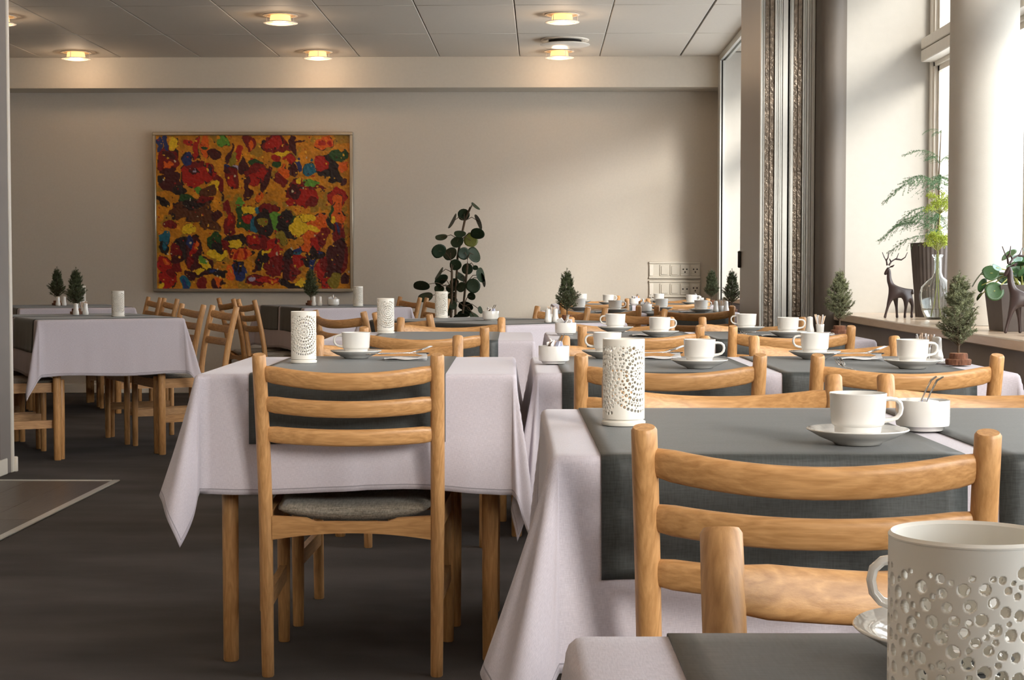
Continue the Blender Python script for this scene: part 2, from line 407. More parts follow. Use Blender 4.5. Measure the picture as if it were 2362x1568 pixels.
def window(name, y0, y1, bays):
    fr = G(); X0, X1 = 1.86, 1.93; zb, zt = 0.784, 2.60
    fr.box(X0, X1, y0, y1, zb, zb + 0.06, 0.004).box(X0, X1, y0, y1, zt - 0.06, zt, 0.004)
    step = (y1 - y0) / bays
    for i in range(bays + 1):
        yy = y0 + i * step
        a, b_ = max(y0, yy - 0.035), min(y1, yy + 0.035)
        fr.box(X0, X1, a, b_, zb + 0.06, zt - 0.06, 0.004)
        # casement rebates
    o = struct(name, fr, 'trim')
    tr_ = G().box(X0 - 0.05, X1, y0 + 0.036, y1 - 0.036, 1.98, 2.035, 0.004).box(X0 - 0.05, X1, y0 + 0.036, y1 - 0.036, 2.04, 2.09, 0.004).box(X0 - 0.03, X1, y0 + 0.036, y1 - 0.036, 2.0, 2.08)
    obj('transom', tr_, 'trim', o)
    for i in range(bays):
        a, b_ = y0 + i * step + 0.035, y0 + (i + 1) * step - 0.035
        for z0, z1 in ((zb + 0.06, 1.98), (2.09, zt - 0.06)):
            s = G()
            for t, q in ((0.0, 0.02), (0.02, 0.045)):
                xx0, xx1 = (X0 + 0.012, X1 - 0.005) if t == 0 else (X0 + 0.028, X1 - 0.012)
                s.box(xx0, xx1, a + t, a + q, z0, z1).box(xx0, xx1, b_ - q, b_ - t, z0, z1)
                s.box(xx0, xx1, a + t, b_ - t, z0 + t, z0 + q).box(xx0, xx1, a + t, b_ - t, z1 - q, z1 - t)
            obj('sash', s, 'trim', o)
            obj('pane', G().box(X0 + 0.044, X0 + 0.048, a + 0.044, b_ - 0.044, z0 + 0.044, z1 - 0.044), 'pane', o)
    return o
window('window_1', -1.6, 7.995, 6)
window('window_2', 9.005, 12.745, 1)
struct('wall_light_block', G().box(1.46, 2.0, YF, -1.6, 0.783, ZC + 0.01), 'wall')  # unseen wall, added to block window light from the foreground
struct('lintel_near', G().box(1.84, 2.0, YF, 8.0, 2.60, ZC + 0.01), 'white')
struct('lintel_far', G().box(1.84, 2.0, 9.0, 12.75, 2.60, ZC + 0.01), 'white')

# folded partition: two panels seen edge-on
def partition(x0, x1, label, face):
    y0, y1, z0, z1 = 8.12, 8.94, 0.012, ZC - 0.06
    e = empty('partition_panel', ((x0 + x1) / 2, (y0 + y1) / 2, 0)); cx, cy = e.location.x, e.location.y
    def P(n, g_, m):
        o = obj(n, g_, m, e); o.matrix_parent_inverse = Matrix.Translation((-cx, -cy, 0)); return o
    P('core', G().box(x0 + 0.002, x1 - 0.002, y0 + 0.02, y1, z0, z1, 0.003), 'panelgrey')
    t = x1 - x0
    # profile rhythm across the edge, as fractions of the panel width
    prof = [(0.0, 0.05, .0), (0.055, 0.10, .006), (0.105, 0.14, .0)] if face else [(0.0, 0.03, .004), (0.035, 0.085, .0), (0.09, 0.15, .006)]
    for a, b_, d in prof: P('edge_profile', G().box(x0 + a * t, x0 + b_ * t, y0 + d - 0.004, y0 + 0.022, z0, z1, 0.001), 'alu')
    s = P('seal_strip', G().box(x0 + 0.15 * t, x0 + 0.315 * t, y0 + 0.006, y0 + 0.02, z0, z1, 0.002).box(x0 + 0.325 * t, x0 + 0.49 * t, y0 + 0.006, y0 + 0.02, z0, z1, 0.002), 'strip')
    st = G(); zz = 0.1
    while zz < z1 - 0.05:
        for q in (0.232, 0.408):
            c = (x0 + q * t, y0 + 0.0065, zz)
            v = [(c[0] + 0.0032 * math.cos(a) * r_, c[1] - h_, c[2] + 0.0032 * math.sin(a) * r_) for r_, h_ in ((1, 0), (0.6, 0.0025)) for a in [2 * PI * k / 8 for k in range(8)]]
            st.add(v, [(k, (k + 1) % 8, (k + 1) % 8 + 8, k + 8) for k in range(8)] + [tuple(range(8, 16))])
        zz += 0.053
    so = obj('stud', st, 'stud', s); so['kind'] = 'stuff'
    for a, b_, d in [(0.50, 0.57, .0), (0.58, 0.63, .004), (0.64, 0.70, .0), (0.71, 0.77, .004), (0.785, 0.96, .0)] if face else [(0.51, 0.58, .0), (0.59, 0.66, .005), (0.67, 0.76, .0), (0.77, 0.85, .005), (0.86, 0.995, .0)]:
        P('edge_profile', G().box(x0 + a * t, x0 + b_ * t, y0 + d - 0.004, y0 + 0.022, z0, z1, 0.001), 'alu')
    if face:
        P('handle', G().box(x0 - 0.012, x0 + 0.002, y1 - 0.05, y1 - 0.015, 1.0, 1.09, 0.004), 'dark')
    return tag(e, label, 'partition', 'folded partition panels')
partition(1.068, 1.206, 'folded partition panel with grey laminate side face and dark edge pull', True)
partition(1.210, 1.334, 'folded partition panel with silver edge profiles against the dark pier post', False)

# ------------------------------------------------------------------ tables, cloths, runners
ZT = 0.733
LABT = {
 'BC0': 'fourth window-side table from the partition', 'BC1': 'third window-side table from the partition',
 'BC2': 'second window-side table from the partition', 'BC3': 'window-side table just before the partition',
 'BC4': 'window-side table just past the partition', 'BC5': 'window-side table by the back wall',
 'A1': 'small aisle table with a cup', 'A2': 'small aisle table without a cup', 'A3': 'slanted table before the tall plant',
 'L1': 'slanted table by the wall end', 'L2': 'slanted table in the back corner', 'L3': 'slanted table below the painting'}
DROP = 0.298
def cloth_map(u, v, a, b, cfg, off=0.0):
    su = 1 if u >= 0 else -1; sv = 1 if v >= 0 else -1
    du = max(abs(u) - a, 0.0); dv = max(abs(v) - b, 0.0); r = 0.011
    def prof(s):
        if s < r * PI / 2: return r * math.sin(s / r), -r * (1 - math.cos(s / r)), s / r
        q = s - r * PI / 2
        return r + 0.03 * q, -(r + q), PI / 2
    x = max(-a, min(a, u)); y = max(-b, min(b, v))
    if du == 0 and dv == 0:
        return Vector((u, v, off)), Vector((0, 0, 1))
    sd = cfg['seed']
    if du > 0 and dv > 0:
        rr = math.hypot(du, dv); ph = math.atan2(dv, du)
        h, z, an = prof(rr)
        ci = (0 if su < 0 else 1) + (0 if sv < 0 else 2)
        k, bias = cfg['corner'][ci]
        s2 = math.sin(2 * ph)
        ps = ph + bias * s2
        sh = s2 ** 1.1
        out = h + k * max(0, rr - 0.01) * sh + 0.010 * sh * math.sin(ph * 9 + sd) * min(1, rr / 0.2)
        fx, fy = cfg.get('flare', [(0.035, 0.02)] * 4)[ci]
        out += (fx * math.cos(ph) ** 2 + fy * math.sin(ph) ** 2) * (rr / 0.3) ** 1.2
        zz = z * (1 - 0.02 * sh)
        d = Vector((su * math.cos(ps), sv * math.sin(ps), 0))
        p = Vector((su * a, sv * b, zz)) + d * out
        return p + d * off, d
    if du > 0: n = Vector((su, 0, 0)); s = du; tpos = y; lim = b; salt = 1.3 * su
    else: n = Vector((0, sv, 0)); s = dv; tpos = x; lim = a; salt = 2.1 * sv
    h, z, an = prof(s)
    edge = math.exp(-(lim - abs(tpos)) / 0.07)
    wv = (0.012 * math.sin(tpos * 21 + sd + salt * 3) * (1 - edge) * 0.5 + 0.010 * math.sin(tpos * 43 + sd * 2 + salt)*0.35) * (s / 0.3) ** 1.3
    wv += 0.0025 * (s / 0.3) * max(0, 1 - abs(tpos - cfg.get('crease', 0.0)) / 0.012)
    wv *= 1 - edge
    if cfg.get('flat'): wv = abs(wv) * 0.6
    p = Vector((x, y, z)) + n * (h + abs(wv))
    ci = (0 if su * (1 if du > 0 else tpos) < 0 else 1) + (0 if sv * (1 if dv > 0 else 1) < 0 else 2)
    ci = ((0 if su < 0 else 1) if du > 0 else (0 if tpos < 0 else 1)) + ((0 if sv < 0 else 2) if dv > 0 else (0 if tpos < 0 else 2))
    fl_ = cfg.get('flare', [(0.035, 0.02)] * 4)[ci][0 if du > 0 else 1]
    p += n * (fl_ * (s / 0.3) ** 1.2 * math.exp(-(lim - abs(tpos)) / 0.11))
    lf = cfg.get('lift')
    if lf and dv > 0 and sv < 0: p.z += lf[0] * (s / 0.3) ** 2 * math.exp(-((tpos - lf[1]) / lf[2]) ** 4)
    # hem lifts and dips a little
    p.z += 0.006 * math.sin(tpos * 9 + sd + salt) * (s / 0.3) * (1 - edge)
    nn = n * math.sin(an) + Vector((0, 0, 1)) * math.cos(an)
    return p + nn * off, nn
def grid_lin(lo, hi, step): 
    n = max(1, int(round((hi - lo) / step))); return [lo + (hi - lo) * i / n for i in range(n + 1)]
def axis_samples(half, drop):
    e = [half + 0.011 * PI / 2 * t for t in (0, .33, .66, 1.0)]
    d = grid_lin(e[-1] + 0.012, half + drop, 0.014)
    inner = grid_lin(-half, half, 0.03)
    return [-q for q in reversed(d)] + [-q for q in reversed(e[1:])] + inner + e[1:] + d
def cloth_mesh(name, a, b, cfg, thick=0.0016):
    U = axis_samples(a, DROP); V = axis_samples(b, DROP)
    verts = []; uvs = []
    for v in V:
        for u in U:
            verts.append(cloth_map(u, v, a, b, cfg)[0]); uvs.append((u, v))
    nu = len(U)
    faces = [(j * nu + i, j * nu + i + 1, (j + 1) * nu + i + 1, (j + 1) * nu + i) for j in range(len(V) - 1) for i in range(nu - 1)]
    me = mesh_from(name, verts, faces)
    uvl = me.uv_layers.new(name='UVMap')
    for lp in me.loops: uvl.data[lp.index].uv = uvs[lp.vertex_index]
    ea = me.attributes.new('edge', 'FLOAT', 'POINT')
    ea.data.foreach_set('value', [min(a + DROP - abs(u), b + DROP - abs(v)) for u, v in uvs])
    return me
def sheet_mesh(name, a, b, cfg, us, vs, off, holes=None):
    verts = []; uvs = []
    for v in vs:
        for u in us:
            verts.append(cloth_map(u, v, a, b, cfg, off)[0]); uvs.append((u, v))
    nu = len(us)
    faces = [(j * nu + i, j * nu + i + 1, (j + 1) * nu + i + 1, (j + 1) * nu + i) for j in range(len(vs) - 1) for i in range(nu - 1)]
    me = mesh_from(name, verts, faces)
    uvl = me.uv_layers.new(name='UVMap')
    for lp in me.loops: uvl.data[lp.index].uv = uvs[lp.vertex_index]
    return me
def solid(o, t, offset=0.0):
    md = o.modifiers.new('thickness', 'SOLIDIFY'); md.thickness = t; md.offset = offset; return o
def make_table_frame(a, b):
    t = empty('dining_table')
    zt = ZT - 0.004
    obj('tabletop', G().box(-a + .002, a - .002, -b + .002, b - .002, zt - 0.026, zt, 0.006), 'oak_x', t)
    ix, iy = a - 0.055, b - 0.10
    leg = autosmooth(G().tube([(0, 0, 0), (0, 0, 0.004), (0, 0, 0.30), (0, 0, zt - 0.027)], [0.017, 0.0195, 0.0205, 0.0215], 20).mesh('leg')); leg.materials.append(M['oak_z'])
    for sx in (-1, 1):
        for sy in (-1, 1): obj('leg', leg, None, t, (sx * ix, sy * iy, 0))
    for sy in (-1, 1): obj('apron', G().box(-ix + .022, ix - .022, sy * iy - .011, sy * iy + .011, zt - 0.095, zt - 0.027, 0.002), 'oak_x', t)
    for sx in (-1, 1): obj('apron', G().box(sx * ix - .011, sx * ix + .011, -iy + .022, iy - .022, zt - 0.095, zt - 0.027, 0.002), 'oak_y', t)
    return t
BIG_A, BIG_B, SM_A, SM_B = 0.59, 0.377, 0.3825, 0.40
pbig = Proto(make_table_frame(BIG_A, BIG_B)); psm = Proto(make_table_frame(SM_A, SM_B))
random.seed(4)
TB = {}
COR = [(0.42, 0.0)] * 4
def table(key, xc, d, rcam, small=False, cfg=None, runners=None):
    X, Y = cw(xc, d); rz = YAW + rcam
    a, b = (SM_A, SM_B) if small else (BIG_A, BIG_B)
    (psm if small else pbig).place((X, Y, 0), rz, 'wooden dining table with round legs, the ' + LABT[key], 'table', 'dining tables')
    cfg = cfg or {}
    cfg.setdefault('seed', random.uniform(0, 6)); cfg.setdefault('corner', [(random.uniform(.14, .24), random.uniform(-.35, .35)) for _ in range(4)])
    cfg.setdefault('crease', random.uniform(-.15, .15))
    c = obj('tablecloth', cloth_mesh('tablecloth', a, b, cfg), 'lavender', None, (X, Y, ZT - 0.002), rz)
    solid(c, 0.0014); tag(c, 'lavender grey linen cloth draped over the ' + LABT[key], 'tablecloth', 'lavender grey tablecloths')
    if runners is None: runners = [(0.0, 0.24)] if small else [(-0.282, 0.25), (0.252, 0.24)]
    for i, (c0, hw) in enumerate(runners):
        us = grid_lin(c0 - hw, c0 + hw, 0.03)
        vs = [q for q in axis_samples(b, 0.174)]
        r_ = obj('table_runner', sheet_mesh('table_runner', a, b, cfg, us, vs, 0.0022), 'runner', None, (X, Y, ZT - 0.002), rz)
        solid(r_, 0.0018)
        if small: lb = 'charcoal cloth runner across the ' + LABT[key]
        elif key[0] == 'B': lb = 'charcoal cloth runner, %s half, %s' % ('aisle' if i == 0 else 'window', LABT[key])
        else: lb = 'charcoal cloth runner, %s half, %s' % ('aisle' if i == 0 else 'wall', LABT[key])
        tag(r_, lb, 'runner', 'charcoal table runners')
    TB[key] = (X, Y, rz, a, b)
T = {}
table('BC0', 0.64, 0.755, 0)
table('BC1', 0.654, 2.63, 0, cfg={'seed': 1.0, 'corner': [(0.10, 0.3), (0.12, 0), (0.04, 0), (0.12, 0)], 'flare': [(0.082, 0.02), (.03, .02), (.0, .02), (.03, .02)], 'crease': 0.1})
table('BC2', 0.656, 4.45, 0, cfg={'seed': 3.3, 'corner': [(0.12, 0.2), (0.16, 0), (0.12, 0), (0.16, 0)], 'flare': [(0.022, 0.02), (.03, .02), (.012, .02), (.03, .02)]})
table('BC3', 0.735, 6.42, 0, cfg={'seed': 5.1, 'corner': [(0.12, 0.2), (0.16, 0), (0.12, 0), (0.16, 0)], 'flare': [(0.015, 0.02), (.03, .02), (.012, .02), (.03, .02)]})
table('BC4', 0.78, 10.05, 0)
table('BC5', 0.90, 12.28, 0)
table('A1', -0.3825, 4.43, 0, True, cfg={'seed': 2.2, 'corner': [(0.10, 0.55), (0.10, 0.2), (0.15, 0), (0.10, 0)], 'flare': [(0.075, 0.0), (0.010, 0.02), (.03, .02), (.008, .02)], 'crease': 0.16, 'lift': (0.008, 0.0, 0.24)}, runners=[(-0.02, 0.24)])
table('A2', -0.31, 6.38, 0, True, runners=[(0.02, 0.24)], cfg={'seed': 0.9, 'corner': [(0.14, 0.2), (0.08, 0.2), (0.12, 0), (0.08, 0)], 'flare': [(0.03, 0.02), (.008, .02), (.03, .02), (.006, .02)]})
table('A3', -0.115, 8.31, R(130))
table('L1', -2.37, 9.14, R(118), cfg={'seed': 0.4, 'corner': [(0.16, 0.0), (0.2, 0.25), (0.16, -0.1), (0.2, 0.2)], 'crease': 0.0})
table('L2', -3.187, 11.72, R(114))
table('L3', -1.29, 11.80, R(114))

# ------------------------------------------------------------------ chairs
def post_y(z):
    return -0.19 if z < 0.38 else -0.19 - 0.075 * ((z - 0.38) / 0.407) ** 1.45
def make_chair():
    t = empty('dining_chair')
    for s in (-1, 1):
        pts = []; rad = []
        for i in range(19):
            z = 0.787 * i / 18
            pts.append((s * (0.205 + 0.006 * (z / 0.787)), post_y(z), z)); rad.append(0.0150 + 0.002 * min(1, z / 0.4))
        pts = [(s * 0.205, -0.19, 0.0)] + [(s * 0.205, -0.19, 0.003)] + pts[1:-1] + [(pts[-1][0], post_y(0.783), 0.783), (pts[-1][0], post_y(0.787), 0.787)]
        rad = [0.0132, 0.0150] + rad[1:-1] + [0.0166, 0.0138]
        obj('back_post', G().tube(pts, rad, 20), 'oak_z', t)
        obj('front_leg', G().tube([(s * 0.218, 0.19, 0), (s * 0.218, 0.19, 0.003), (s * 0.218, 0.19, 0.25), (s * 0.218, 0.19, 0.412), (s * 0.218, 0.19, 0.418)], [0.0135, 0.0152, 0.0172, 0.0172, 0.014], 20), 'oak_z', t)
        pr = Matrix.Translation((0, 0, 0))
        g = G()
        def bar(y0, y1, xa, xb, z0, z1, th):
            v = []
            for (y_, x_) in ((y0, xa), (y1, xb)):
                for dx in (-th / 2, th / 2):
                    for z_ in (z0, z1): v.append((x_ + dx, y_, z_))
            return v, [(0, 1, 3, 2), (4, 6, 7, 5), (0, 4, 5, 1), (2, 3, 7, 6), (0, 2, 6, 4), (1, 5, 7, 3)]
        v, f = bar(-0.178, 0.178, s * 0.2055, s * 0.2175, 0.352, 0.402, 0.021); obj('side_rail', G().add(v, f), 'oak_y', t)
        v, f = bar(-0.178, 0.178, s * 0.2055, s * 0.2175, 0.165, 0.207, 0.018); obj('stretcher', G().add(v, f), 'oak_y', t)
    for zc, hh, cv, sg in ((0.742, 0.0215, 0.046, 0.007), (0.668, 0.0208, 0.038, 0.003), (0.594, 0.0208, 0.031, 0.001)):
        pts = []
        dz = 0.01; tl = math.atan2(post_y(zc + dz) - post_y(zc - dz), 2 * dz)   # lean of the post
        nrm = Vector((0, -math.cos(tl), math.sin(tl)))                            # outward normal, points back and down
        for i in range(17):
            x = -0.200 + 0.400 * i / 16
            q = 1 - (x / 0.2) ** 2
            pts.append(Vector((x, post_y(zc), zc - sg * q)) + nrm * (cv * q))
        rad = [1.0] * 17
        axis_up = Vector((0, math.sin(tl), math.cos(tl)))
        # ellipse profile: side = thickness, up = height
        n = 16; v = []; f = []
        for i, p in enumerate(pts):
            tg = (pts[min(i + 1, 16)] - pts[max(i - 1, 0)]).normalized(); sd = tg.cross(axis_up).normalized(); u2 = sd.cross(tg).normalized()
            e = 1.0 if 0 < i < 16 else 0.86
            for k in range(n):
                an = 2 * PI * k / n; c_, s_ = math.cos(an), math.sin(an)
                sq = lambda w_: math.copysign(abs(w_) ** 0.72, w_)
                v.append(p + sd * (sq(c_) * 0.0098 * e) + u2 * (sq(s_) * hh * e))
        for i in range(16):
            for k in range(n): f.append((i * n + k, i * n + (k + 1) % n, (i + 1) * n + (k + 1) % n, (i + 1) * n + k))
        f += [tuple(range(n - 1, -1, -1)), tuple(16 * n + k for k in range(n))]
        obj('slat', G().add(v, f), 'oak_x', t)
    # rear seat rail with an arched lower edge and a dipped top
    top = [(-0.192, 0.392), (-0.11, 0.387), (-0.088, 0.378), (0.088, 0.378), (0.11, 0.387), (0.192, 0.392)]
    bot = [(0.192 - 0.384 * i / 12, 0.335 + 0.016 * (1 - (1 - i / 6) ** 2)) for i in range(13)]
    poly = top + bot; m_ = len(poly)
    v = [(x, -0.199, z) for x, z in poly] + [(x, -0.179, z) for x, z in poly]
    f = [tuple(range(m_)), tuple(range(2 * m_ - 1, m_ - 1, -1))] + [((i + 1) % m_, i, i + m_, (i + 1) % m_ + m_) for i in range(m_)]
    obj('rear_rail', G().add(v, f), 'oak_x', t)
    obj('front_rail', G().box(-0.203, 0.203, 0.181, 0.201, 0.352, 0.402, 0.002), 'oak_x', t)
    # dished seat cushion
    n1, n2 = 22, 18; v = []; f = []
    def sp(s_, t_):
        hx = 0.186 + 0.016 * (t_ + 1) / 2
        y0 = 0.012 + 0.192 * t_
        cr = max(0, abs(s_) ** 5 + abs(t_) ** 5 - 1) * 0.04
        return s_ * hx * (1 - cr), y0 * (1 - cr)
    for lay in (1, 0):
        for j in range(n2 + 1):
            for i in range(n1 + 1):
                s_ = -1 + 2 * i / n1; t_ = -1 + 2 * j / n2
                x, y = sp(s_, t_)
                ed = max(0.0, 1 - abs(s_) ** 6) ** 0.5 * max(0.0, 1 - abs(t_) ** 6) ** 0.5
                mid = 0.408 - 0.010 * (1 - s_ * s_) + 0.004 * t_
                v.append((x, y, mid + (0.019 * ed if lay else -0.027 * ed * (0.5 + 0.5 * (1 - s_ * s_)))))
    w1 = (n1 + 1); off = w1 * (n2 + 1)
    for j in range(n2):
        for i in range(n1):
            q = (j * w1 + i, j * w1 + i + 1, (j + 1) * w1 + i + 1, (j + 1) * w1 + i)
            f.append(q); f.append(tuple(off + k for k in reversed(q)))
    me = mesh_from('cushion', v, f)
    bm = bmesh.new(); bm.from_mesh(me); bmesh.ops.remove_doubles(bm, verts=bm.verts, dist=0.0005); bm.to_mesh(me); bm.free()
    obj('cushion', me, 'cushion', t)
    return t
pchair = Proto(make_chair())
CHG = 'oak ladder-back dining chairs'
def chair_bc(xc, dtop, near, label, rot=0.0):
    d = dtop + 0.262 if near else dtop - 0.262
    if near and rot:      # keep the back where it is measured
        pass
    X, Y = cw(xc, d)
    pchair.place((X, Y, 0), YAW + rot + (0 if near else PI), label, 'chair', CHG)
def seatlab(win, near, key):
    s = 'window' if win else 'aisle'
    k = LABT[key]
    return 'oak chair, %s seat facing %s, %s' % (s, 'the back wall' if near else 'away from the back wall', k)
def shorten(s):
    s = s.replace('facing away from the back wall', 'back to the wall').replace('window-side table', 'window table')
    return s
def CH(xc, d, near, win, key, rot=0.0):
    chair_bc(xc, d, near, seatlab(win, near, key).replace('window-side table', 'window table'), rot)
CH(0.372, 1.258, False, False, 'BC0')
# slightly turned chair in front of the third table
a_ = -R(9.5)
Xc, Dc = 0.376 - 0.262 * math.sin(a_), 2.05 + 0.262 * math.cos(a_)
X, Y = cw(0.376 - math.sin(a_) * 0.262, 2.05 + math.cos(a_) * 0.262)
pchair.place((X, Y, 0), YAW + a_, seatlab(False, True, 'BC1').replace('window-side table', 'window table').replace('oak chair', 'turned oak chair'), 'chair', CHG)
CH(0.397, 3.11, False, False, 'BC1'); CH(0.920, 3.12, False, True, 'BC1')
CH(0.374, 3.88, True, False, 'BC2'); CH(0.930, 3.87, True, True, 'BC2')
CH(0.369, 4.95, False, False, 'BC2'); CH(0.939, 4.95, False, True, 'BC2')
CH(0.463, 5.90, True, False, 'BC3'); CH(1.0, 5.88, True, True, 'BC3')
CH(0.459, 6.95, False, False, 'BC3'); CH(1.015, 6.95, False, True, 'BC3')
CH(0.500, 9.25, True, False, 'BC4'); CH(1.025, 9.25, True, True, 'BC4')
CH(0.535, 10.72, False, False, 'BC4'); CH(1.05, 10.72, False, True, 'BC4')
CH(0.60, 11.62, True, False, 'BC5'); CH(1.17, 11.62, True, True, 'BC5')
CH(0.62, 12.88, False, False, 'BC5'); CH(1.19, 12.88, False, True, 'BC5')
chair_bc(-0.388, 3.895, True, 'oak chair with full back in view at the small aisle table with cup')
chair_bc(-0.375, 4.99, False, 'oak chair facing away from the back wall at the small cup table')
chair_bc(-0.307, 5.76, True, 'oak chair facing the back wall at the small table without cup')
chair_bc(-0.255, 6.90, False, 'oak chair facing away from the back wall, small table without cup')
def chairs_around(key, out=0.26, skip=(), jit=None):
    X, Y, rz, a, b = TB[key]
    for i, (lx, sy) in enumerate(((-0.28, 1), (0.28, 1), (-0.28, -1), (0.28, -1))):
        if i in skip: continue
        jx, jo, jr = (jit or {}).get(i, (0, 0, 0))
        ly = sy * (b + out + jo - 0.19)
        p = Vector((lx + jx, ly, 0)); p.rotate(Euler((0, 0, rz)))
        side = 'aisle' if sy > 0 else 'window'
        depth = 'end nearer the back wall' if lx > 0 else 'end farther from back wall'
        lb = 'oak chair, %s side, %s, %s' % (side, depth, LABT[key])
        pchair.place((X + p.x, Y + p.y, 0), rz + (PI if sy > 0 else 0) + jr, lb, 'chair', CHG)
chairs_around('A3', 0.27, jit={2: (0, 0.04, 0.05), 3: (-0.01, 0.01, -0.02), 0: (0, .03, 0)})
chairs_around('L1', 0.25, jit={2: (0.03, 0.02, 0)})
chairs_around('L2', 0.25)
chairs_around('L3', 0.25)

# ------------------------------------------------------------------ tableware
ZS = ZT + 0.0022          # working height on a runner or cloth
def onT(px, d, dz=0.0):
    X, Y = at(px, d); return (X, Y, ZS + dz)
# cup
def make_cup():
    e = empty('coffee_cup')
    pr = [(0.0, 0.0035), (0.028, 0.0035), (0.0285, 0.0), (0.031, 0.0), (0.0325, 0.006), (0.0340, 0.0195), (0.0375, 0.0225), (0.0385, 0.026), (0.0405, 0.062), (0.0412, 0.0665), (0.0405, 0.0676), (0.0392, 0.0665), (0.0375, 0.028), (0.032, 0.016), (0.026, 0.010), (0.0, 0.009)]
    obj('body', G().lathe(pr, 40), 'porcelain', e)
    pts = []
    for i in range(15):
        a = PI * 0.56 - PI * 1.12 * i / 14
        pts.append((0.0385 + 0.024 * max(-0.08, math.cos(a)) ** 1 if math.cos(a) > 0 else 0.0375, 0, 0.043 + 0.0172 * math.sin(a) * (1.0)))
    pts = [(0.0375, 0, 0.0585), (0.047, 0, 0.0590), (0.0555, 0, 0.0575), (0.0610, 0, 0.0525), (0.0625, 0, 0.0455), (0.0610, 0, 0.0375), (0.0560, 0, 0.0315), (0.0480, 0, 0.0285), (0.0370, 0, 0.0270)]
    obj('handle', G().tube(pts, [0.0046, 0.0042, 0.004, 0.004, 0.004, 0.004, 0.004, 0.0042, 0.0048], 12, True, (0.8, 1.25), up=(0, 1, 0)), 'porcelain', e)
    return e
pcup = Proto(make_cup())
sa = G().lathe([(0.0, 0.002), (0.030, 0.002), (0.031, 0.0), (0.0335, 0.0), (0.036, 0.003), (0.056, 0.011), (0.0725, 0.0205), (0.0735, 0.0215), (0.0725, 0.0228), (0.055, 0.0155), (0.038, 0.0075), (0.0, 0.006)], 48).mesh('saucer')
psau = Proto(obj('saucer', sa, 'porcelain'))
CUPZ = 0.0066
def setting(px, d, left, who):
    X, Y, Z = onT(px, d)
    psau.place((X, Y, Z), 0, 'white saucer under the cup, ' + who, 'saucer', 'white saucers')
    pcup.place((X, Y, Z + CUPZ), YAW + (PI if left else 0) + random.uniform(-.12, .12), 'white stacking coffee cup, ' + who, 'cup', 'white coffee cups')
def who(win, near, key):
    return '%s seat facing %s, %s' % ('window' if win else 'aisle', 'back wall' if near else 'from wall', LABT[key].replace('window-side table', 'window table'))
setting(2245, 1.045, True, who(False, False, 'BC0'))
setting(1981, 2.37, False, who(False, True, 'BC1'))
setting(1614, 4.22, False, who(False, True, 'BC2'))
setting(1401, 4.70, True, who(False, False, 'BC2'))
setting(2106, 4.21, False, who(True, True, 'BC2'))
setting(1880, 4.66, True, who(True, False, 'BC2'))
setting(1522, 6.22, False, who(False, True, 'BC3'))
setting(1420, 6.70, True, who(False, False, 'BC3'))
setting(1818, 6.20, False, who(True, True, 'BC3'))
setting(1722, 6.70, True, who(True, False, 'BC3'))
setting(1419, 9.80, False, who(False, True, 'BC4'))
setting(1336, 10.32, True, who(False, False, 'BC4'))
setting(1617, 9.80, False, who(True, True, 'BC4'))
setting(1526, 10.32, True, who(True, False, 'BC4'))
setting(1403, 12.02, False, who(False, True, 'BC5'))
setting(1342, 12.55, True, who(False, False, 'BC5'))
setting(1595, 12.02, False, who(True, True, 'BC5'))
setting(1520, 12.55, True, who(True, False, 'BC5'))
setting(821, 4.70, True, 'small aisle table with a lantern')

# napkins and cutlery
def napkin_mesh():
    g = G(); n = 9
    v = []
    for j in range(n):
        for i in range(n):
            x = -0.06 + 0.12 * i / (n - 1); y = -0.045 + 0.09 * j / (n - 1)
            z = 0.002 + 0.0022 * (math.sin(i * 1.1 + j * 0.6) + 1) + (0.010 * max(0, (i - 6)) / 2 * max(0, (j - 4)) / 4)
            v.append((x, y, z))
    f = [(j * n + i, j * n + i + 1, (j + 1) * n + i + 1, (j + 1) * n + i) for j in range(n - 1) for i in range(n - 1)]
    g.add(v, f)
    o = len(g.v); g.v += [(p[0] * 0.98, p[1] * 0.98, 0.0005) for p in v]; g.f += [tuple(reversed([q + o for q in t])) for t in f]
    return g.mesh('napkin')
pnap = Proto(obj('napkin', napkin_mesh(), 'paper'))
def fork_mesh():
    g = G()
    path = [(-0.095, 0, 0.006), (-0.05, 0, 0.0085), (0.0, 0, 0.008), (0.035, 0, 0.0085), (0.055, 0, 0.013)]
    g.tube(path, [0.0055, 0.0045, 0.003, 0.0035, 0.0085], 8, True, (1.0, 0.28))
    for k in range(4):
        y = -0.0093 + 0.0062 * k
        g.tube([(0.052, y * 0.8, 0.0125), (0.070, y, 0.017), (0.098, y, 0.026)], [0.0019, 0.0017, 0.0009], 6, True, (1, 0.8))
    return g.mesh('fork')
pfork = Proto(obj('fork', fork_mesh(), 'steel'))
def spoon_mesh():
    g = G()
    g.tube([(-0.07, 0, 0.004), (0.0, 0, 0.007), (0.035, 0, 0.006)], [0.0042, 0.0028, 0.0026], 8, True, (1, 0.35))
    v = []; f = []
    for j in range(6):
        r = j / 5
        for k in range(14):
            a = 2 * PI * k / 14; v.append((0.055 + 0.022 * r * math.cos(a), 0.0145 * r * math.sin(a), 0.0025 + 0.0055 * r * r))
    for j in range(5):
        for k in range(14): f.append((j * 14 + k, j * 14 + (k + 1) % 14, (j + 1) * 14 + (k + 1) % 14, (j + 1) * 14 + k))
    g.add(v, f); o = len(v)
    v2 = [(p[0], p[1], p[2] - 0.0012) for p in v]; g.add(v2, [tuple(reversed(t)) for t in f])
    return g.mesh('spoon')
pspoon = Proto(obj('spoon', spoon_mesh(), 'steel'))
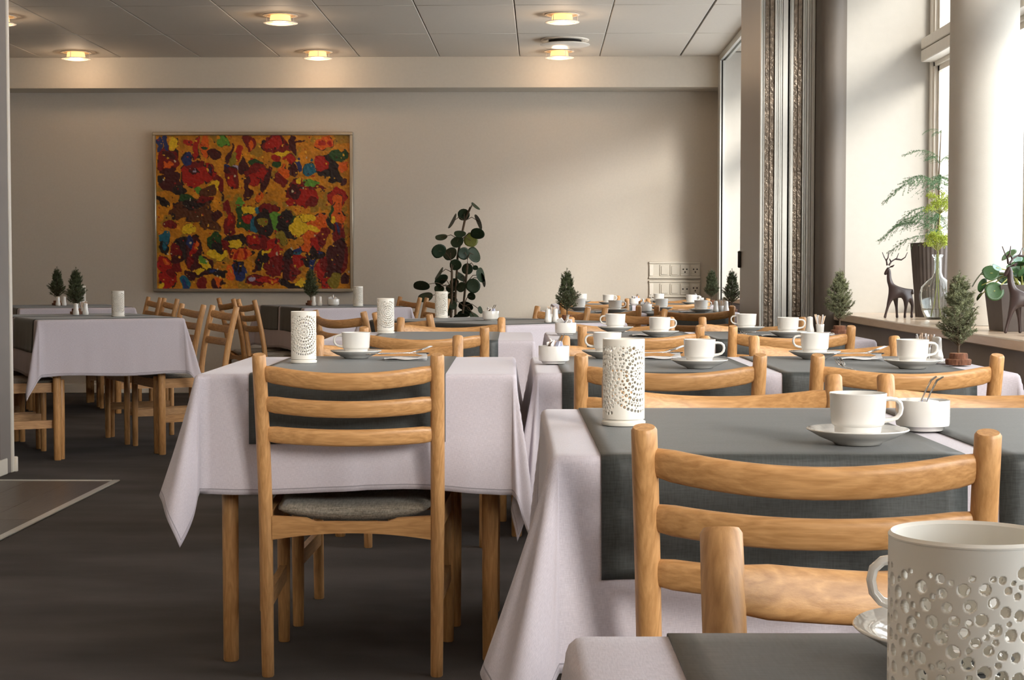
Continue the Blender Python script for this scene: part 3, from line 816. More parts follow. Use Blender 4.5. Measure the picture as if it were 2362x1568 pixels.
def napset(px, d, rz, whom, sp=True):
    X, Y, Z = onT(px, d)
    pnap.place((X, Y, Z), rz, 'white paper napkin under cutlery, ' + whom, 'napkin', 'paper napkins')
    up = 0.011
    pfork.place((X - 0.02, Y - 0.005, Z + up), R(20) + rz, 'steel fork on a napkin, ' + whom, 'fork', 'steel forks')
    if sp: pspoon.place((X - 0.01, Y + 0.015, Z + up), R(-8) + rz, 'steel spoon on a napkin, ' + whom, 'spoon', 'steel spoons')
napset(936, 4.62, R(4), 'small aisle table with a cup')
napset(1524, 4.66, R(2), who(False, False, 'BC2'))
napset(1988, 4.62, R(-3), who(True, False, 'BC2'))
napset(1490, 6.30, R(8), who(False, True, 'BC3'), False)
napset(1788, 6.26, R(6), who(True, True, 'BC3'), False)
napset(1395, 9.82, R(8), who(False, True, 'BC4'), False)
napset(1590, 9.82, R(8), who(True, True, 'BC4'), False)
for px, d, l in ((1953, 4.16, who(True, True, 'BC2')), (1722, 6.16, who(True, True, 'BC3'))):
    X, Y, Z = onT(px, d)
    pfork.place((X, Y, Z - 0.003), R(92), 'steel fork laid bare, ' + l, 'fork', 'steel forks')

# sugar bowls with sachets and spoons
def make_bowl(kind):
    e = empty('sugar_bowl')
    pr = [(0.0, 0.003), (0.026, 0.003), (0.028, 0.0), (0.031, 0.0), (0.034, 0.005), (0.0405, 0.0075), (0.0415, 0.011), (0.0418, 0.046), (0.0412, 0.0475), (0.0400, 0.0465), (0.0392, 0.012), (0.030, 0.008), (0.0, 0.007)]
    obj('bowl', G().lathe(pr, 40), 'porcelain', e)
    rnd = random.Random(kind * 7 + 3)
    for i in range(6 if kind else 3):
        a = rnd.uniform(0, 2 * PI); r = rnd.uniform(0.004, 0.02)
        mt = Matrix.Translation((r * math.cos(a), r * math.sin(a), 0.030 + rnd.uniform(0, 0.007) + (0.012 if kind else 0))) @ Euler((rnd.uniform(.9, 1.35), rnd.uniform(-.5, .5), a)).to_matrix().to_4x4()
        obj('sachet', G().box(-0.012, 0.012, -0.022, 0.018 if kind else 0.012, -0.0018, 0.0018, 0.0008, mt), ['paper', 'bluepaper', 'paper', 'sachet'][i % 4], e)
    if kind == 0:
        for i, (dx, dy) in enumerate(((0.0, 0.004), (0.008, -0.002))):
            P0 = [(-0.012 + dx, dy, 0.012), (-0.004 + dx, dy, 0.040), (0.004 + dx, dy, 0.060), (0.013 + dx, dy, 0.078), (0.021 + dx * 1.2, dy, 0.084)]
            obj('spoon_handle', G().tube(P0, [0.002, 0.0024, 0.0034, 0.0042, 0.0036], 8, True, (1.0, 0.4), up=(1, 0, 0.4)), 'steel', e)
    elif kind == 1:
        for i in range(2):
            P0 = [(0.0 + 0.01 * i, 0.005, 0.02), (0.008 + .01 * i, 0.004, 0.055), (0.02 + .008 * i, 0.004, 0.078)]
            obj('spoon_handle', G().tube(P0, [0.002, 0.003, 0.004], 8, True, (1.0, 0.4), up=(1, 0, 0.4)), 'steel', e)
    return e
pb0, pb1 = Proto(make_bowl(0)), Proto(make_bowl(1))
pb0.place(onT(2131, 2.58), R(-5), 'white sugar bowl with two bent spoon handles, third window table from the partition', 'sugar bowl', 'white sugar bowls')
for px, d, rz, lb in ((1278, 4.44, 0, LABT['BC2']), (1305, 6.42, 1.0, LABT['BC3']), (1488, 9.95, 2.0, LABT['BC4']), (1464, 12.1, .4, LABT['BC5'] + ', aisle half'), (1611, 12.35, 3.0, LABT['BC5'] + ', window half'), (1132, 8.28, .3, LABT['A3']), (769, 11.75, 1.6, LABT['L3'])):
    pb1.place(onT(px, d), rz, 'white sugar bowl of sachets on the ' + lb, 'sugar bowl', 'white sugar bowls')
# salt and pepper shakers
psh = Proto(obj('shaker', G().lathe([(0.0, 0.002), (0.0155, 0.0), (0.0175, 0.002), (0.0178, 0.014), (0.0168, 0.018), (0.0140, 0.030), (0.0128, 0.050), (0.0125, 0.060), (0.0112, 0.0645), (0.006, 0.067), (0.0, 0.0676)], 28).mesh('shaker'), 'porcelain'))
SHG = 'white salt and pepper shakers'
for px, d, lb in ((2162, 4.45, 'white shaker on a white tray, second window table from the partition'), (1868, 6.42, 'white shaker beside toothpick cup, window table just before the partition'),
                  (1264, 7.93, 'white shaker beside a small spruce, slanted table before the tall plant'), (1281, 7.99, 'white shaker beside a small spruce, slanted table before the tall plant'),
                  (1651, 9.95, 'white shaker beside toothpick cup, window table just past the partition'), (1675, 9.95, 'white shaker beside toothpick cup, window table just past the partition'),
                  (175, 9.25, 'white shaker standing before the small spruce, slanted table by the wall end'), (197, 9.3, 'white shaker standing before the small spruce, slanted table by the wall end'),
                  (134, 11.65, 'white shaker beside the small spruce, slanted table in the back corner'), (148, 11.75, 'white shaker beside the small spruce, slanted table in the back corner'),
                  (724, 11.75, 'white shaker beside the small spruce, slanted table below the painting'), (738, 11.75, 'white shaker beside the small spruce, slanted table below the painting')):
    tray = 0.0042 if (px in (2162, 1868)) else 0
    psh.place(onT(px, d, tray), 0, lb, 'shaker', SHG)
# condiment trays
for px, d, lb in ((2157, 4.45, 'small white porcelain tray under shaker, second window table from the partition'), (1888, 6.42, 'small white porcelain tray under shaker, window table just before the partition')):
    X, Y, Z = onT(px, d)
    tag(obj('condiment_tray', G().box(-0.055, 0.055, -0.028, 0.028, 0, 0.004, 0.0015).box(-0.057, -0.0535, -0.03, 0.03, 0, 0.008, 0.001).box(0.0535, 0.057, -0.03, 0.03, 0, 0.008, 0.001), 'porcelain', None, (X, Y, Z), YAW), lb, 'tray', 'condiment trays')
# toothpick cups
def make_picks():
    e = empty('toothpick_cup')
    obj('cup', G().lathe([(0.0, 0.002), (0.0125, 0.0), (0.014, 0.002), (0.0165, 0.036), (0.0158, 0.037), (0.0148, 0.035), (0.0125, 0.005), (0.0, 0.004)], 24), 'porcelain', e)
    rnd = random.Random(5)
    for i in range(16):
        a = 2 * PI * i / 16 + rnd.uniform(-.2, .2); r0 = 0.004; r1 = rnd.uniform(0.008, 0.027)
        obj('toothpick', G().tube([(r0 * math.cos(a), r0 * math.sin(a), 0.006), (r1 * math.cos(a), r1 * math.sin(a), rnd.uniform(.066, .076))], [0.0014, 0.0026], 4), 'pickpaper' if i % 3 else 'paper', e)
    return e
ppk = Proto(make_picks())
for px, d, lb in ((2134, 4.48, 'wrapped toothpicks in a cup, second window table from the partition'), (1892, 6.43, 'wrapped toothpicks in a cup, window table just before the partition'),
                  (1663, 10.0, 'wrapped toothpicks in a cup, window table just past the partition'), (1273, 8.1, 'wrapped toothpicks in a cup on slanted table before tall plant'), (190, 9.5, 'wrapped toothpicks in a cup, slanted table by the wall end')):
    ppk.place(onT(px, d, 0.0042 if px in (2134, 1892) else 0), random.uniform(0, 3), lb, 'toothpicks', 'toothpick cups')

# ------------------------------------------------------------------ perforated porcelain lanterns
LR, LH = 0.034, 0.128
def lantern_holes():
    C = 2 * PI * LR
    H = []
    cents = [(0.0, 0.074, 0.060), (0.085, 0.118, 0.05), (0.090, 0.018, 0.05), (0.150, 0.070, 0.046)]
    z0, z1 = 0.006, LH - 0.009
    def near(s, z):
        best = None
        for i, (cs, cz, pw_) in enumerate(cents):
            ds = (s - cs + C / 2) % C - C / 2
            q = math.hypot(ds, z - cz) / pw_
            if best is None or q < best[0]: best = (q, i)
        return best[1]
    for i, (cs, cz, pw_) in enumerate(cents):
        H.append((cs % C, cz, 0.0026))
        ring = [(0.0058, 0.0011), (0.0095, 0.0016), (0.0132, 0.0012), (0.0172, 0.0023), (0.0212, 0.0012), (0.0255, 0.0026), (0.0300, 0.0013), (0.0342, 0.0021), (0.0385, 0.0013), (0.0430, 0.0028), (0.0478, 0.0013), (0.052, 0.002), (0.056, 0.0013), (0.0605, 0.0024)]
        for r, hr in ring:
            n = max(6, int(2 * PI * r / (hr * 2 + 0.0017)))
            for k in range(n):
                a = 2 * PI * (k + 0.5 * (i % 2)) / n
                s, z = (cs + r * math.cos(a)) % C, cz + r * math.sin(a)
                if z0 + hr < z < z1 - hr and near(s, z) == i: H.append((s, z, hr))
    out = []
    for s, z, hr in sorted(H, key=lambda q: -q[2]):
        if all(math.hypot((s - t[0] + C / 2) % C - C / 2, z - t[1]) > hr + t[2] + 0.0009 for t in out): out.append((s, z, hr))
    return out
HOLES = lantern_holes()
def lantern_shell(ns, nz):
    C = 2 * PI * LR; ds = C / ns; dz = LH / nz
    S = np.arange(ns)[None, :] * ds + np.zeros((nz + 1, 1)); Z = np.arange(nz + 1)[:, None] * dz + np.zeros((1, ns))
    CS = (np.arange(ns)[None, :] + 0.5) * ds + np.zeros((nz, 1)); CZ = (np.arange(nz)[:, None] + 0.5) * dz + np.zeros((1, ns))
    kill = np.zeros((nz, ns), bool)
    for s, z, hr in HOLES:
        if hr < 0.62 * max(ds, dz): continue
        D1 = (CS - s + C / 2) % C - C / 2
        kill |= (D1 ** 2 + (CZ - z) ** 2) < hr * hr
        D = (S - s + C / 2) % C - C / 2; E = Z - z; q = np.sqrt(D * D + E * E) + 1e-9
        m_ = np.abs(q - hr) < 0.52 * max(ds, dz)
        m_[0, :] = False; m_[-1, :] = False
        S[m_] += (D * (hr / q - 1))[m_]; Z[m_] += (E * (hr / q - 1))[m_]
    A = S / LR
    V = np.stack([LR * np.cos(A), LR * np.sin(A), Z + 0.010], -1).reshape(-1, 3)
    j, i = np.nonzero(~kill)
    i2 = (i + 1) % ns
    Fc = np.stack([j * ns + i, j * ns + i2, (j + 1) * ns + i2, (j + 1) * ns + i], -1)
    return mesh_from('shade', V.tolist(), [tuple(t) for t in Fc.tolist()])
def make_lantern(ns, nz):
    e = empty('perforated_lantern')
    sh = obj('shade', lantern_shell(ns, nz), 'bisque', e); solid(sh, 0.0028, -1)
    obj('rim', G().lathe([(LR - 0.0028, 0.136), (LR - 0.0028, 0.1385), (LR - 0.001, 0.1398), (LR + 0.0002, 0.1385), (LR + 0.0002, 0.1378)], 64), 'bisque', e)
    obj('base', G().lathe([(0.0, 0.0), (LR + 0.0005, 0.0), (LR + 0.0015, 0.002), (LR + 0.0015, 0.006), (LR - 0.002, 0.008), (LR - 0.003, 0.0098), (0.0, 0.0098)], 64), 'bisque', e)
    tl = obj('tealight', G().lathe([(0.0, 0.010), (0.019, 0.010), (0.019, 0.024), (0.0, 0.023)], 24), 'paper', e)
    return e
plf, pl = Proto(make_lantern(420, 260)), Proto(make_lantern(230, 140))
LG = 'white perforated porcelain lanterns'
plf.place(onT(2246, 0.690), 2.6, 'white perforated lantern partly hiding a cup, fourth window table from the partition', 'lantern', LG)
for px, d, rz, lb in ((1439, 2.67, -0.75, 'third window table from the partition'), (700, 4.47, -1.4, 'small aisle table with a cup'), (889.5, 6.58, -1.2, 'small aisle table without a cup'),
                      (1018, 8.72, 0.4, LABT['A3']), (826, 11.6, 2.0, LABT['L3']), (272, 8.98, -1.0, LABT['L1']), (187, 11.9, .7, LABT['L2'])):
    pl.place(onT(px, d), rz, 'white perforated lantern on the ' + lb, 'lantern', LG)

# ------------------------------------------------------------------ small spruces on bark slices
def needles_mesh(name, branches, nl, per, seed, tri_w=0.0009):
    """branches: list of (p0, p1); each gets `per` needles of length nl"""
    rng = np.random.default_rng(seed); V = []; Fc = []
    for p0, p1 in branches:
        p0 = np.array(p0); p1 = np.array(p1); ax = p1 - p0; L = np.linalg.norm(ax); ax = ax / L
        t = rng.uniform(0.02, 1.0, per); base = p0 + t[:, None] * (p1 - p0)
        rd = rng.normal(size=(per, 3)); rd -= (rd @ ax)[:, None] * ax; rd /= np.linalg.norm(rd, axis=1)[:, None]
        dirn = rd * 0.8 + ax * rng.uniform(0.35, 0.95, per)[:, None]; dirn /= np.linalg.norm(dirn, axis=1)[:, None]
        ln = nl * rng.uniform(0.7, 1.15, per) * (1 - 0.35 * t)
        side = np.cross(dirn, rng.normal(size=(per, 3))); side /= np.linalg.norm(side, axis=1)[:, None]
        a = base + side * tri_w; b = base - side * tri_w; c = base + dirn * ln[:, None]
        nrm = np.cross(dirn, side); e = base + nrm * tri_w * 1.2
        o = len(V); V += np.stack([a, b, c, e], 1).reshape(-1, 3).tolist()
        for k in range(per):
            q = o + 4 * k; Fc += [(q, q + 1, q + 2), (q + 1, q + 3, q + 2), (q + 3, q, q + 2)]
    me = mesh_from(name, V, Fc, False); return me
def make_spruce(seed, frost):
    rnd = random.Random(seed); e = empty('small_spruce')
    for k, (r, z0, z1) in enumerate(((0.034, 0.0, 0.016), (0.0245, 0.0165, 0.032))):
        pr = [(r * (1 + 0.04 * math.sin(k + i)), z) for i, z in enumerate((z0, (z0 + z1) / 2, z1 - 0.002))]
        d_ = obj('bark_slice', G().lathe(pr + [(r * 0.96, z1)], 22, (0, 0, 0), True, False), 'bark', e)
        obj('cut_face', G().lathe([(r * 0.96, z1), (r * 0.5, z1 + 0.0004), (0.0005, z1 + 0.0004)], 22), 'cutwood', d_)
    obj('trunk', G().tube([(0, 0, 0.031), (0.001, 0, 0.11), (0, 0, 0.235)], [0.0035, 0.0028, 0.001], 7), 'twig', e)
    br = []
    n = 110
    for i in range(n):
        t = (i / n) ** 1.15
        z = 0.055 + 0.175 * t
        a = i * 2.39996 + rnd.uniform(-.3, .3)
        L = (0.050 * (1 - t) ** 0.85 + 0.009) * rnd.uniform(0.75, 1.2)
        if i < 10: L *= 0.9
        up = rnd.uniform(0.55, 1.1) + 0.8 * t
        p0 = Vector((0.12 * L * math.cos(a), 0.12 * L * math.sin(a), z)); p1 = Vector((L * math.cos(a), L * math.sin(a), z + L * up))
        br.append((p0, p1))
        if L > 0.022:
            for s in (-1, 1):
                m_ = p0.lerp(p1, rnd.uniform(.4, .65)); dd = (p1 - p0).normalized(); sd = Vector((-dd.y, dd.x, 0.25)) * s
                br.append((m_, m_ + (dd + sd * 0.8).normalized() * L * 0.5))
    br.append((Vector((0, 0, 0.215)), Vector((0.001, 0, 0.262)))); br.append((Vector((0, 0, 0.19)), Vector((0.004, 0.004, 0.235))))
    fo = obj('foliage', needles_mesh('foliage', br, 0.0125, 34, seed, 0.0009), 'needle_frost' if frost else 'needle', e)
    fo['kind'] = 'stuff'
    g = G()
    for p0, p1 in br[:n]: g.tube([(0, 0, p0.z - 0.006), p0, p1], [0.0013, 0.0011, 0.0006], 4)
    obj('twigs', g, 'twig', e)
    return e
ps_f, ps_d = Proto(make_spruce(11, True)), Proto(make_spruce(23, False))
for pr_, px, d, rz, sc, lb in ((ps_f, 2212, 4.37, 0.3, 0.965, 'small frosted spruce on bark slices, second window table from the partition'), (ps_f, 1937, 6.52, 1.9, 1.0, 'small frosted spruce on bark slices, window table just before the partition'),
                      (ps_d, 1688, 10.0, 0.8, 1.0, 'small green spruce, window table just past the partition'), (ps_d, 1641, 12.2, 2.9, 1.02, 'small green spruce, window table by the back wall'),
                      (ps_d, 1308, 8.12, 4.1, 1.0, 'small green spruce beside shakers, slanted table before the tall plant'), (ps_d, 176, 9.45, 5.0, 1.03, 'small green spruce behind shakers, slanted table by the wall end'),
                      (ps_d, 132, 11.9, 1.2, 1.06, 'small green spruce on the slanted table in the back corner'), (ps_d, 717, 11.95, 2.2, 1.06, 'small green spruce on the slanted table below the painting')):
    pr_.place(onT(px, d), rz, lb, 'small tree', 'small spruces on bark slices', sc)

# ------------------------------------------------------------------ ceiling lamps
def make_lamp():
    e = empty('ceiling_lamp')
    obj('trim_ring', G().lathe([(0.098, 0.0), (0.112, -0.002), (0.113, -0.005), (0.098, -0.006), (0.098, 0.0)], 40), 'lampwhite', e)
    obj('glass', G().lathe([(0.0, -0.062), (0.050, -0.061), (0.076, -0.057), (0.080, -0.051), (0.070, -0.044), (0.066, -0.014), (0.064, -0.004)], 40), 'lampglow', e)
    obj('lower_ring', G().lathe([(0.086, -0.0505), (0.110, -0.0485), (0.1125, -0.0505), (0.110, -0.0525), (0.086, -0.0545), (0.086, -0.0505)], 40), 'lampwhite', e)
    for k in range(3):
        a = 2 * PI * k / 3 + 0.4
        obj('bracket', G().tube([(0.1 * math.cos(a), 0.1 * math.sin(a), -0.004), (0.1 * math.cos(a), 0.1 * math.sin(a), -0.05)], 0.002, 6), 'lampwhite', e)
    l = bpy.data.lights.new('lamp_bulb', 'POINT'); l.energy = LAMP; l.color = (1.0, 0.72, 0.48); l.shadow_soft_size = 0.06
    lo = bpy.data.objects.new('lamp_bulb', l); COL.objects.link(lo); lo.parent = e; lo.location = (0, 0, -0.10)
    return e
plamp = Proto(make_lamp())
rows = [12.53 - 1.78 * i for i in range(9)]
nmr = ['row at the soffit', 'second row from the soffit', 'third row from the soffit', 'fourth row from the soffit', 'fifth row from the soffit', 'sixth row from the soffit', 'seventh row from the soffit', 'eighth row from the soffit', 'ninth row from the soffit']
for i, yy in enumerate(rows):
    for j, xx in enumerate((-3.54, -1.70, 0.13)):
        if j == 0 and yy < 8.0: continue
        plamp.place((xx, yy, ZC - 0.008), 0.3 * j + i, 'round glowing ceiling lamp, %s, %s line' % (nmr[i], ('outer', 'middle', 'window-side')[j]), 'ceiling lamp', 'round ceiling lamps')
# ventilation disc
e = empty('ceiling_vent', (0.165, 11.93, ZC - 0.008))
obj('collar', G().lathe([(0.10, 0.0), (0.172, 0.0), (0.172, -0.006), (0.155, -0.009), (0.10, -0.004)], 48), 'lampwhite', e)
obj('throat', G().lathe([(0.118, -0.002), (0.118, -0.028)], 40), 'dark', e)
obj('disc', G().lathe([(0.0, -0.030), (0.165, -0.030), (0.178, -0.034), (0.178, -0.038), (0.160, -0.043), (0.0, -0.046)], 48), 'lampwhite', e)
for k in range(3):
    a = 2 * PI * k / 3 - 0.5
    obj('post', G().tube([(0.145 * math.cos(a), 0.145 * math.sin(a), -0.004), (0.145 * math.cos(a), 0.145 * math.sin(a), -0.032)], 0.004, 8), 'lampwhite', e)
tag(e, 'round white disc ventilation valve in the ceiling between two lamps', 'vent')

# ------------------------------------------------------------------ painting
def XW(px, Y=YB): return (px - 1250) / F * Y
def ZW(py, Y=YB): return CAMZ + (HOR - py) / F * Y
px0, px1 = XW(354), XW(816); pz0, pz1 = ZW(673), ZW(306)
pic = empty('framed_painting', ((px0 + px1) / 2, YB, pz0))
OX, OY, OZ = pic.location
fw = 0.026
def PF(n, g_, m):
    o = obj(n, g_, m, pic); o.matrix_parent_inverse = Matrix.Translation((-OX, -OY, -OZ)); return o
PF('frame_bar', G().box(px0, px1, YB - 0.05, YB - 0.002, pz0, pz0 + fw, 0.004), 'silverframe')
PF('frame_bar', G().box(px0, px1, YB - 0.05, YB - 0.002, pz1 - fw, pz1, 0.004), 'silverframe')
PF('frame_bar', G().box(px0, px0 + fw, YB - 0.05, YB - 0.002, pz0 + fw, pz1 - fw, 0.004), 'silverframe')
PF('frame_bar', G().box(px1 - fw, px1, YB - 0.05, YB - 0.002, pz0 + fw, pz1 - fw, 0.004), 'silverframe')
PF('backing', G().box(px0 + 0.01, px1 - 0.01, YB - 0.022, YB - 0.004, pz0 + 0.01, pz1 - 0.01), 'dark')
PALETTE = {'o': (188, 122, 22), 'r': (158, 22, 14), 'd': (62, 12, 18), 'k': (30, 20, 22), 'y': (216, 178, 30), 'O': (206, 88, 18), 'g': (28, 66, 28), 'G': (86, 138, 44), 'b': (28, 44, 92), 't': (22, 92, 112), 'n': (82, 42, 20), 'v': (128, 112, 30), 'w': (150, 140, 160), 'm': (110, 12, 14)}
BL = """200,300,100,140,m 120,160,26,80,b 180,150,20,75,b 255,160,42,62,y 200,260,60,40,d 190,350,50,30,O 200,420,70,35,d
220,520,115,72,d 300,580,60,40,k 120,480,30,30,k 430,430,105,118,r 560,420,62,85,r 430,350,80,40,m 430,412,36,26,d 434,410,20,16,w 565,390,30,42,d 560,395,12,22,b 375,290,46,62,b 450,190,36,105,r 540,200,44,95,O 540,205,28,18,g 380,150,30,45,r
690,140,42,42,G 620,270,52,54,d 640,520,40,90,m 600,560,40,40,y 480,570,40,34,G 545,600,60,50,n 745,250,20,95,d 815,250,26,65,r 780,300,26,60,v 735,375,36,26,b 805,375,36,26,w 775,470,66,105,m 730,400,30,40,d 770,520,30,50,r
870,370,44,75,d 985,330,68,32,g 1000,420,95,90,m 960,490,62,62,r 1070,500,26,135,d 910,560,34,105,d 1020,640,44,54,O 1030,430,50,45,r 930,160,62,82,m 940,190,24,50,O 1180,170,145,78,m 1150,140,80,40,r 1340,170,36,85,d 1220,245,72,36,y 1400,130,44,14,d
1610,160,105,56,O 1580,160,30,30,r 1660,170,30,30,r 1750,260,95,46,g 1800,250,40,36,g 1780,370,50,60,O 1300,310,56,44,r 1170,290,46,38,r 1200,490,64,58,m 1320,390,44,44,d 1180,360,42,30,g 1250,420,50,44,O 1380,330,30,60,b 1475,375,62,52,t 1640,380,95,115,k 1590,340,52,64,r 1690,470,74,64,k 1780,520,40,36,d 1490,510,74,38,G 1540,560,80,20,m
1360,590,95,135,m 1450,640,115,82,r 1300,690,50,36,r 1380,490,32,32,y 1340,600,50,80,d 1500,690,50,30,m 400,750,195,112,n 350,650,74,42,g 560,850,84,90,n 640,810,42,84,d 430,700,120,50,k 470,820,120,50,n 520,660,60,40,m 610,930,60,40,n 160,690,56,28,k 200,890,66,40,m 160,1010,52,46,t 160,1090,46,52,k 165,1080,20,40,t 390,940,72,50,y 440,970,30,20,y 300,850,40,30,o
840,700,36,72,G 850,780,28,50,g 930,760,64,44,y 1000,770,30,40,t 1100,770,90,40,m 900,870,64,84,g 910,840,40,40,r 960,900,40,60,t 1060,890,88,115,k 1045,870,42,42,v 1160,880,46,84,G 1270,900,95,125,k 1340,900,40,90,g 1400,920,92,115,y 1520,900,84,115,O 1480,960,60,60,y 1440,840,60,40,y 1000,1050,118,82,m 960,1040,60,50,r 1450,1060,125,84,O 1220,1030,64,64,v 1350,1060,42,54,o 1580,1000,40,70,m 1520,1080,50,50,r 1140,1080,60,50,r
760,900,58,95,m 730,760,32,85,m 750,860,30,40,r 1720,680,84,90,r 1720,720,50,60,O 1720,830,86,120,O 1690,860,40,40,y 1720,960,78,84,m 1725,930,18,66,b 1640,900,30,90,k 1650,780,20,60,g 1710,1200,105,175,d 1680,1330,95,120,d 1640,1430,70,62,r 1700,1420,62,66,v 1790,1230,30,150,m 1790,1420,26,60,d
1380,1230,62,64,r 1350,1160,52,30,t 1350,1140,40,20,b 1540,1180,52,54,k 1540,1160,36,24,b 1470,1200,42,95,k 1480,1270,24,60,b 1560,1320,54,95,r 1590,1250,40,60,m 1270,1290,56,120,d 1330,1330,40,60,m 1100,1200,94,84,y 1010,1220,54,84,k 1160,1240,84,94,m 1160,1150,60,40,r 1080,1170,30,40,k 1130,1330,60,34,m 960,1290,26,50,d 1290,1180,40,60,k
780,1060,110,74,k 790,1080,74,44,y 640,1170,74,64,y 680,1100,54,50,m 620,1060,50,74,g 640,1120,40,40,k 840,1170,95,60,O 740,1170,20,60,m 800,1180,16,60,r 880,1160,18,70,r 650,1160,20,20,k 310,1130,78,124,k 260,1140,42,84,m 440,1150,84,145,d 510,1290,95,94,d 400,1060,30,60,b 450,1130,36,60,r 470,1090,24,40,O 530,1270,36,76,y 520,1230,24,40,G 620,1340,100,40,k 600,1330,50,24,b 480,1330,30,30,y 420,1240,40,60,m
160,1250,62,84,r 170,1220,24,30,O 180,1400,84,94,r 210,1340,40,60,m 130,1460,26,30,y 280,1290,60,64,m 270,1210,50,40,d 400,1360,42,40,d 830,1320,62,74,b 800,1290,20,50,k 850,1290,20,50,k 750,1350,26,50,O 980,1410,84,50,m 1100,1410,125,36,r 1280,1430,120,40,k 1120,1410,40,20,O 950,1405,24,20,w 1380,1440,40,30,y 490,1440,42,54,m 350,1440,54,50,t 340,1460,30,30,b 640,1440,64,30,d 660,1430,20,40,O 560,1450,20,34,o"""
def painting_mesh():
    nx, nz = 330, 260
    u = np.linspace(90, 1840, nx)[None, :] + np.zeros((nz, 1)); v = np.linspace(80, 1490, nz)[:, None] + np.zeros((1, nx))
    rng = np.random.default_rng(8)
    def nz2(scale, seed, octv=3):
        rg = np.random.default_rng(seed); out = np.zeros_like(u); amp = 1.0
        for o_ in range(octv):
            gx, gz = int(1750 / scale) + 3, int(1410 / scale) + 3
            gr = rg.normal(size=(gz, gx)); fx = (u - 90) / scale; fz = (v - 80) / scale
            ix = np.floor(fx).astype(int).clip(0, gx - 2); iz = np.floor(fz).astype(int).clip(0, gz - 2); tx = fx - ix; tz = fz - iz
            tx = tx * tx * (3 - 2 * tx); tz = tz * tz * (3 - 2 * tz)
            out += amp * (gr[iz, ix] * (1 - tx) * (1 - tz) + gr[iz, ix + 1] * tx * (1 - tz) + gr[iz + 1, ix] * (1 - tx) * tz + gr[iz + 1, ix + 1] * tx * tz)
            amp *= 0.55; scale /= 2.1
        return out
    w1, w2 = nz2(110, 1) * 17, nz2(110, 2) * 17
    U, Vv = u + w1, v + w2
    base = np.array(lin(PALETTE['o']))
    col = base[None, None, :] * (1 + 0.13 * nz2(60, 3)[..., None])
    ob = nz2(130, 9); msk = (ob > 0.9)[..., None]
    col = np.where(msk, np.array(lin((150, 112, 30))), col)
    for tkn in BL.split():
        x_, y_, a_, b_, c_ = tkn.split(','); x_, y_, a_, b_ = map(float, (x_, y_, a_, b_))
        ro = rng.uniform(-.35, .35)
        dx, dy = U - x_, Vv - y_
        q = np.sqrt(((dx * math.cos(ro) + dy * math.sin(ro)) / a_) ** 2 + ((-dx * math.sin(ro) + dy * math.cos(ro)) / b_) ** 2)
        cc = np.array(lin(PALETTE[c_]))
        rim = (q > 0.93) & (q < 1.05) & (nz2(40, int(x_ + y_), 1) > 0.35)
        col = np.where((q < 1.0)[..., None], cc[None, None, :], col)
        if a_ > 34: col = np.where(rim[..., None], np.array(lin((34, 18, 20))), col)
    s1 = nz2(26, 31, 2); s2 = nz2(22, 32, 2); s3 = nz2(30, 33, 2); s4 = nz2(34, 36, 2)
    col = np.where((s1 > 2.0)[..., None], np.array(lin((214, 160, 40))), col)
    col = np.where((s2 > 2.1)[..., None], np.array(lin((150, 24, 16))), col)
    col = np.where((s3 > 1.95)[..., None], np.array(lin((44, 14, 20))), col)
    col = np.where((s4 > 2.5)[..., None], np.array(lin((190, 180, 150))), col)
    col = np.clip(col * (1 + 0.10 * nz2(14, 34, 2)[..., None]), 0.002, 1)
    relief = nz2(20, 35, 2) * 0.0009
    W_, H_ = (px1 - px0) - 2 * fw + 0.004, (pz1 - pz0) - 2 * fw + 0.004
    X = px0 + fw - 0.002 + (u - 90) / 1750 * W_; Z = pz1 - fw + 0.002 - (v - 80) / 1410 * H_
    V3 = np.stack([X, YB - 0.028 - relief, Z], -1).reshape(-1, 3)
    j, i = np.mgrid[0:nz - 1, 0:nx - 1]; j = j.ravel(); i = i.ravel()
    Fc = np.stack([j * nx + i, (j + 1) * nx + i, (j + 1) * nx + i + 1, j * nx + i + 1], -1)
    me = mesh_from('canvas', V3.tolist(), [tuple(t) for t in Fc.tolist()])
    at_ = me.color_attributes.new('paint', 'FLOAT_COLOR', 'POINT')
    at_.data.foreach_set('color', np.concatenate([col.reshape(-1, 3), np.ones((nx * nz, 1))], 1).astype(np.float32).ravel())
    return me
mp_, ntp, bpp = newmat('oil_paint')
an = node(ntp, 'ShaderNodeAttribute'); an.attribute_name = 'paint'
ntp.links.new(an.outputs['Color'], bpp.inputs['Base Color']); bpp.inputs['Roughness'].default_value = 0.42
M['paint'] = mp_
PF('canvas', painting_mesh(), 'paint')
tag(pic, 'large abstract oil painting in ochre and red, thin silver frame, on the back wall', 'painting')

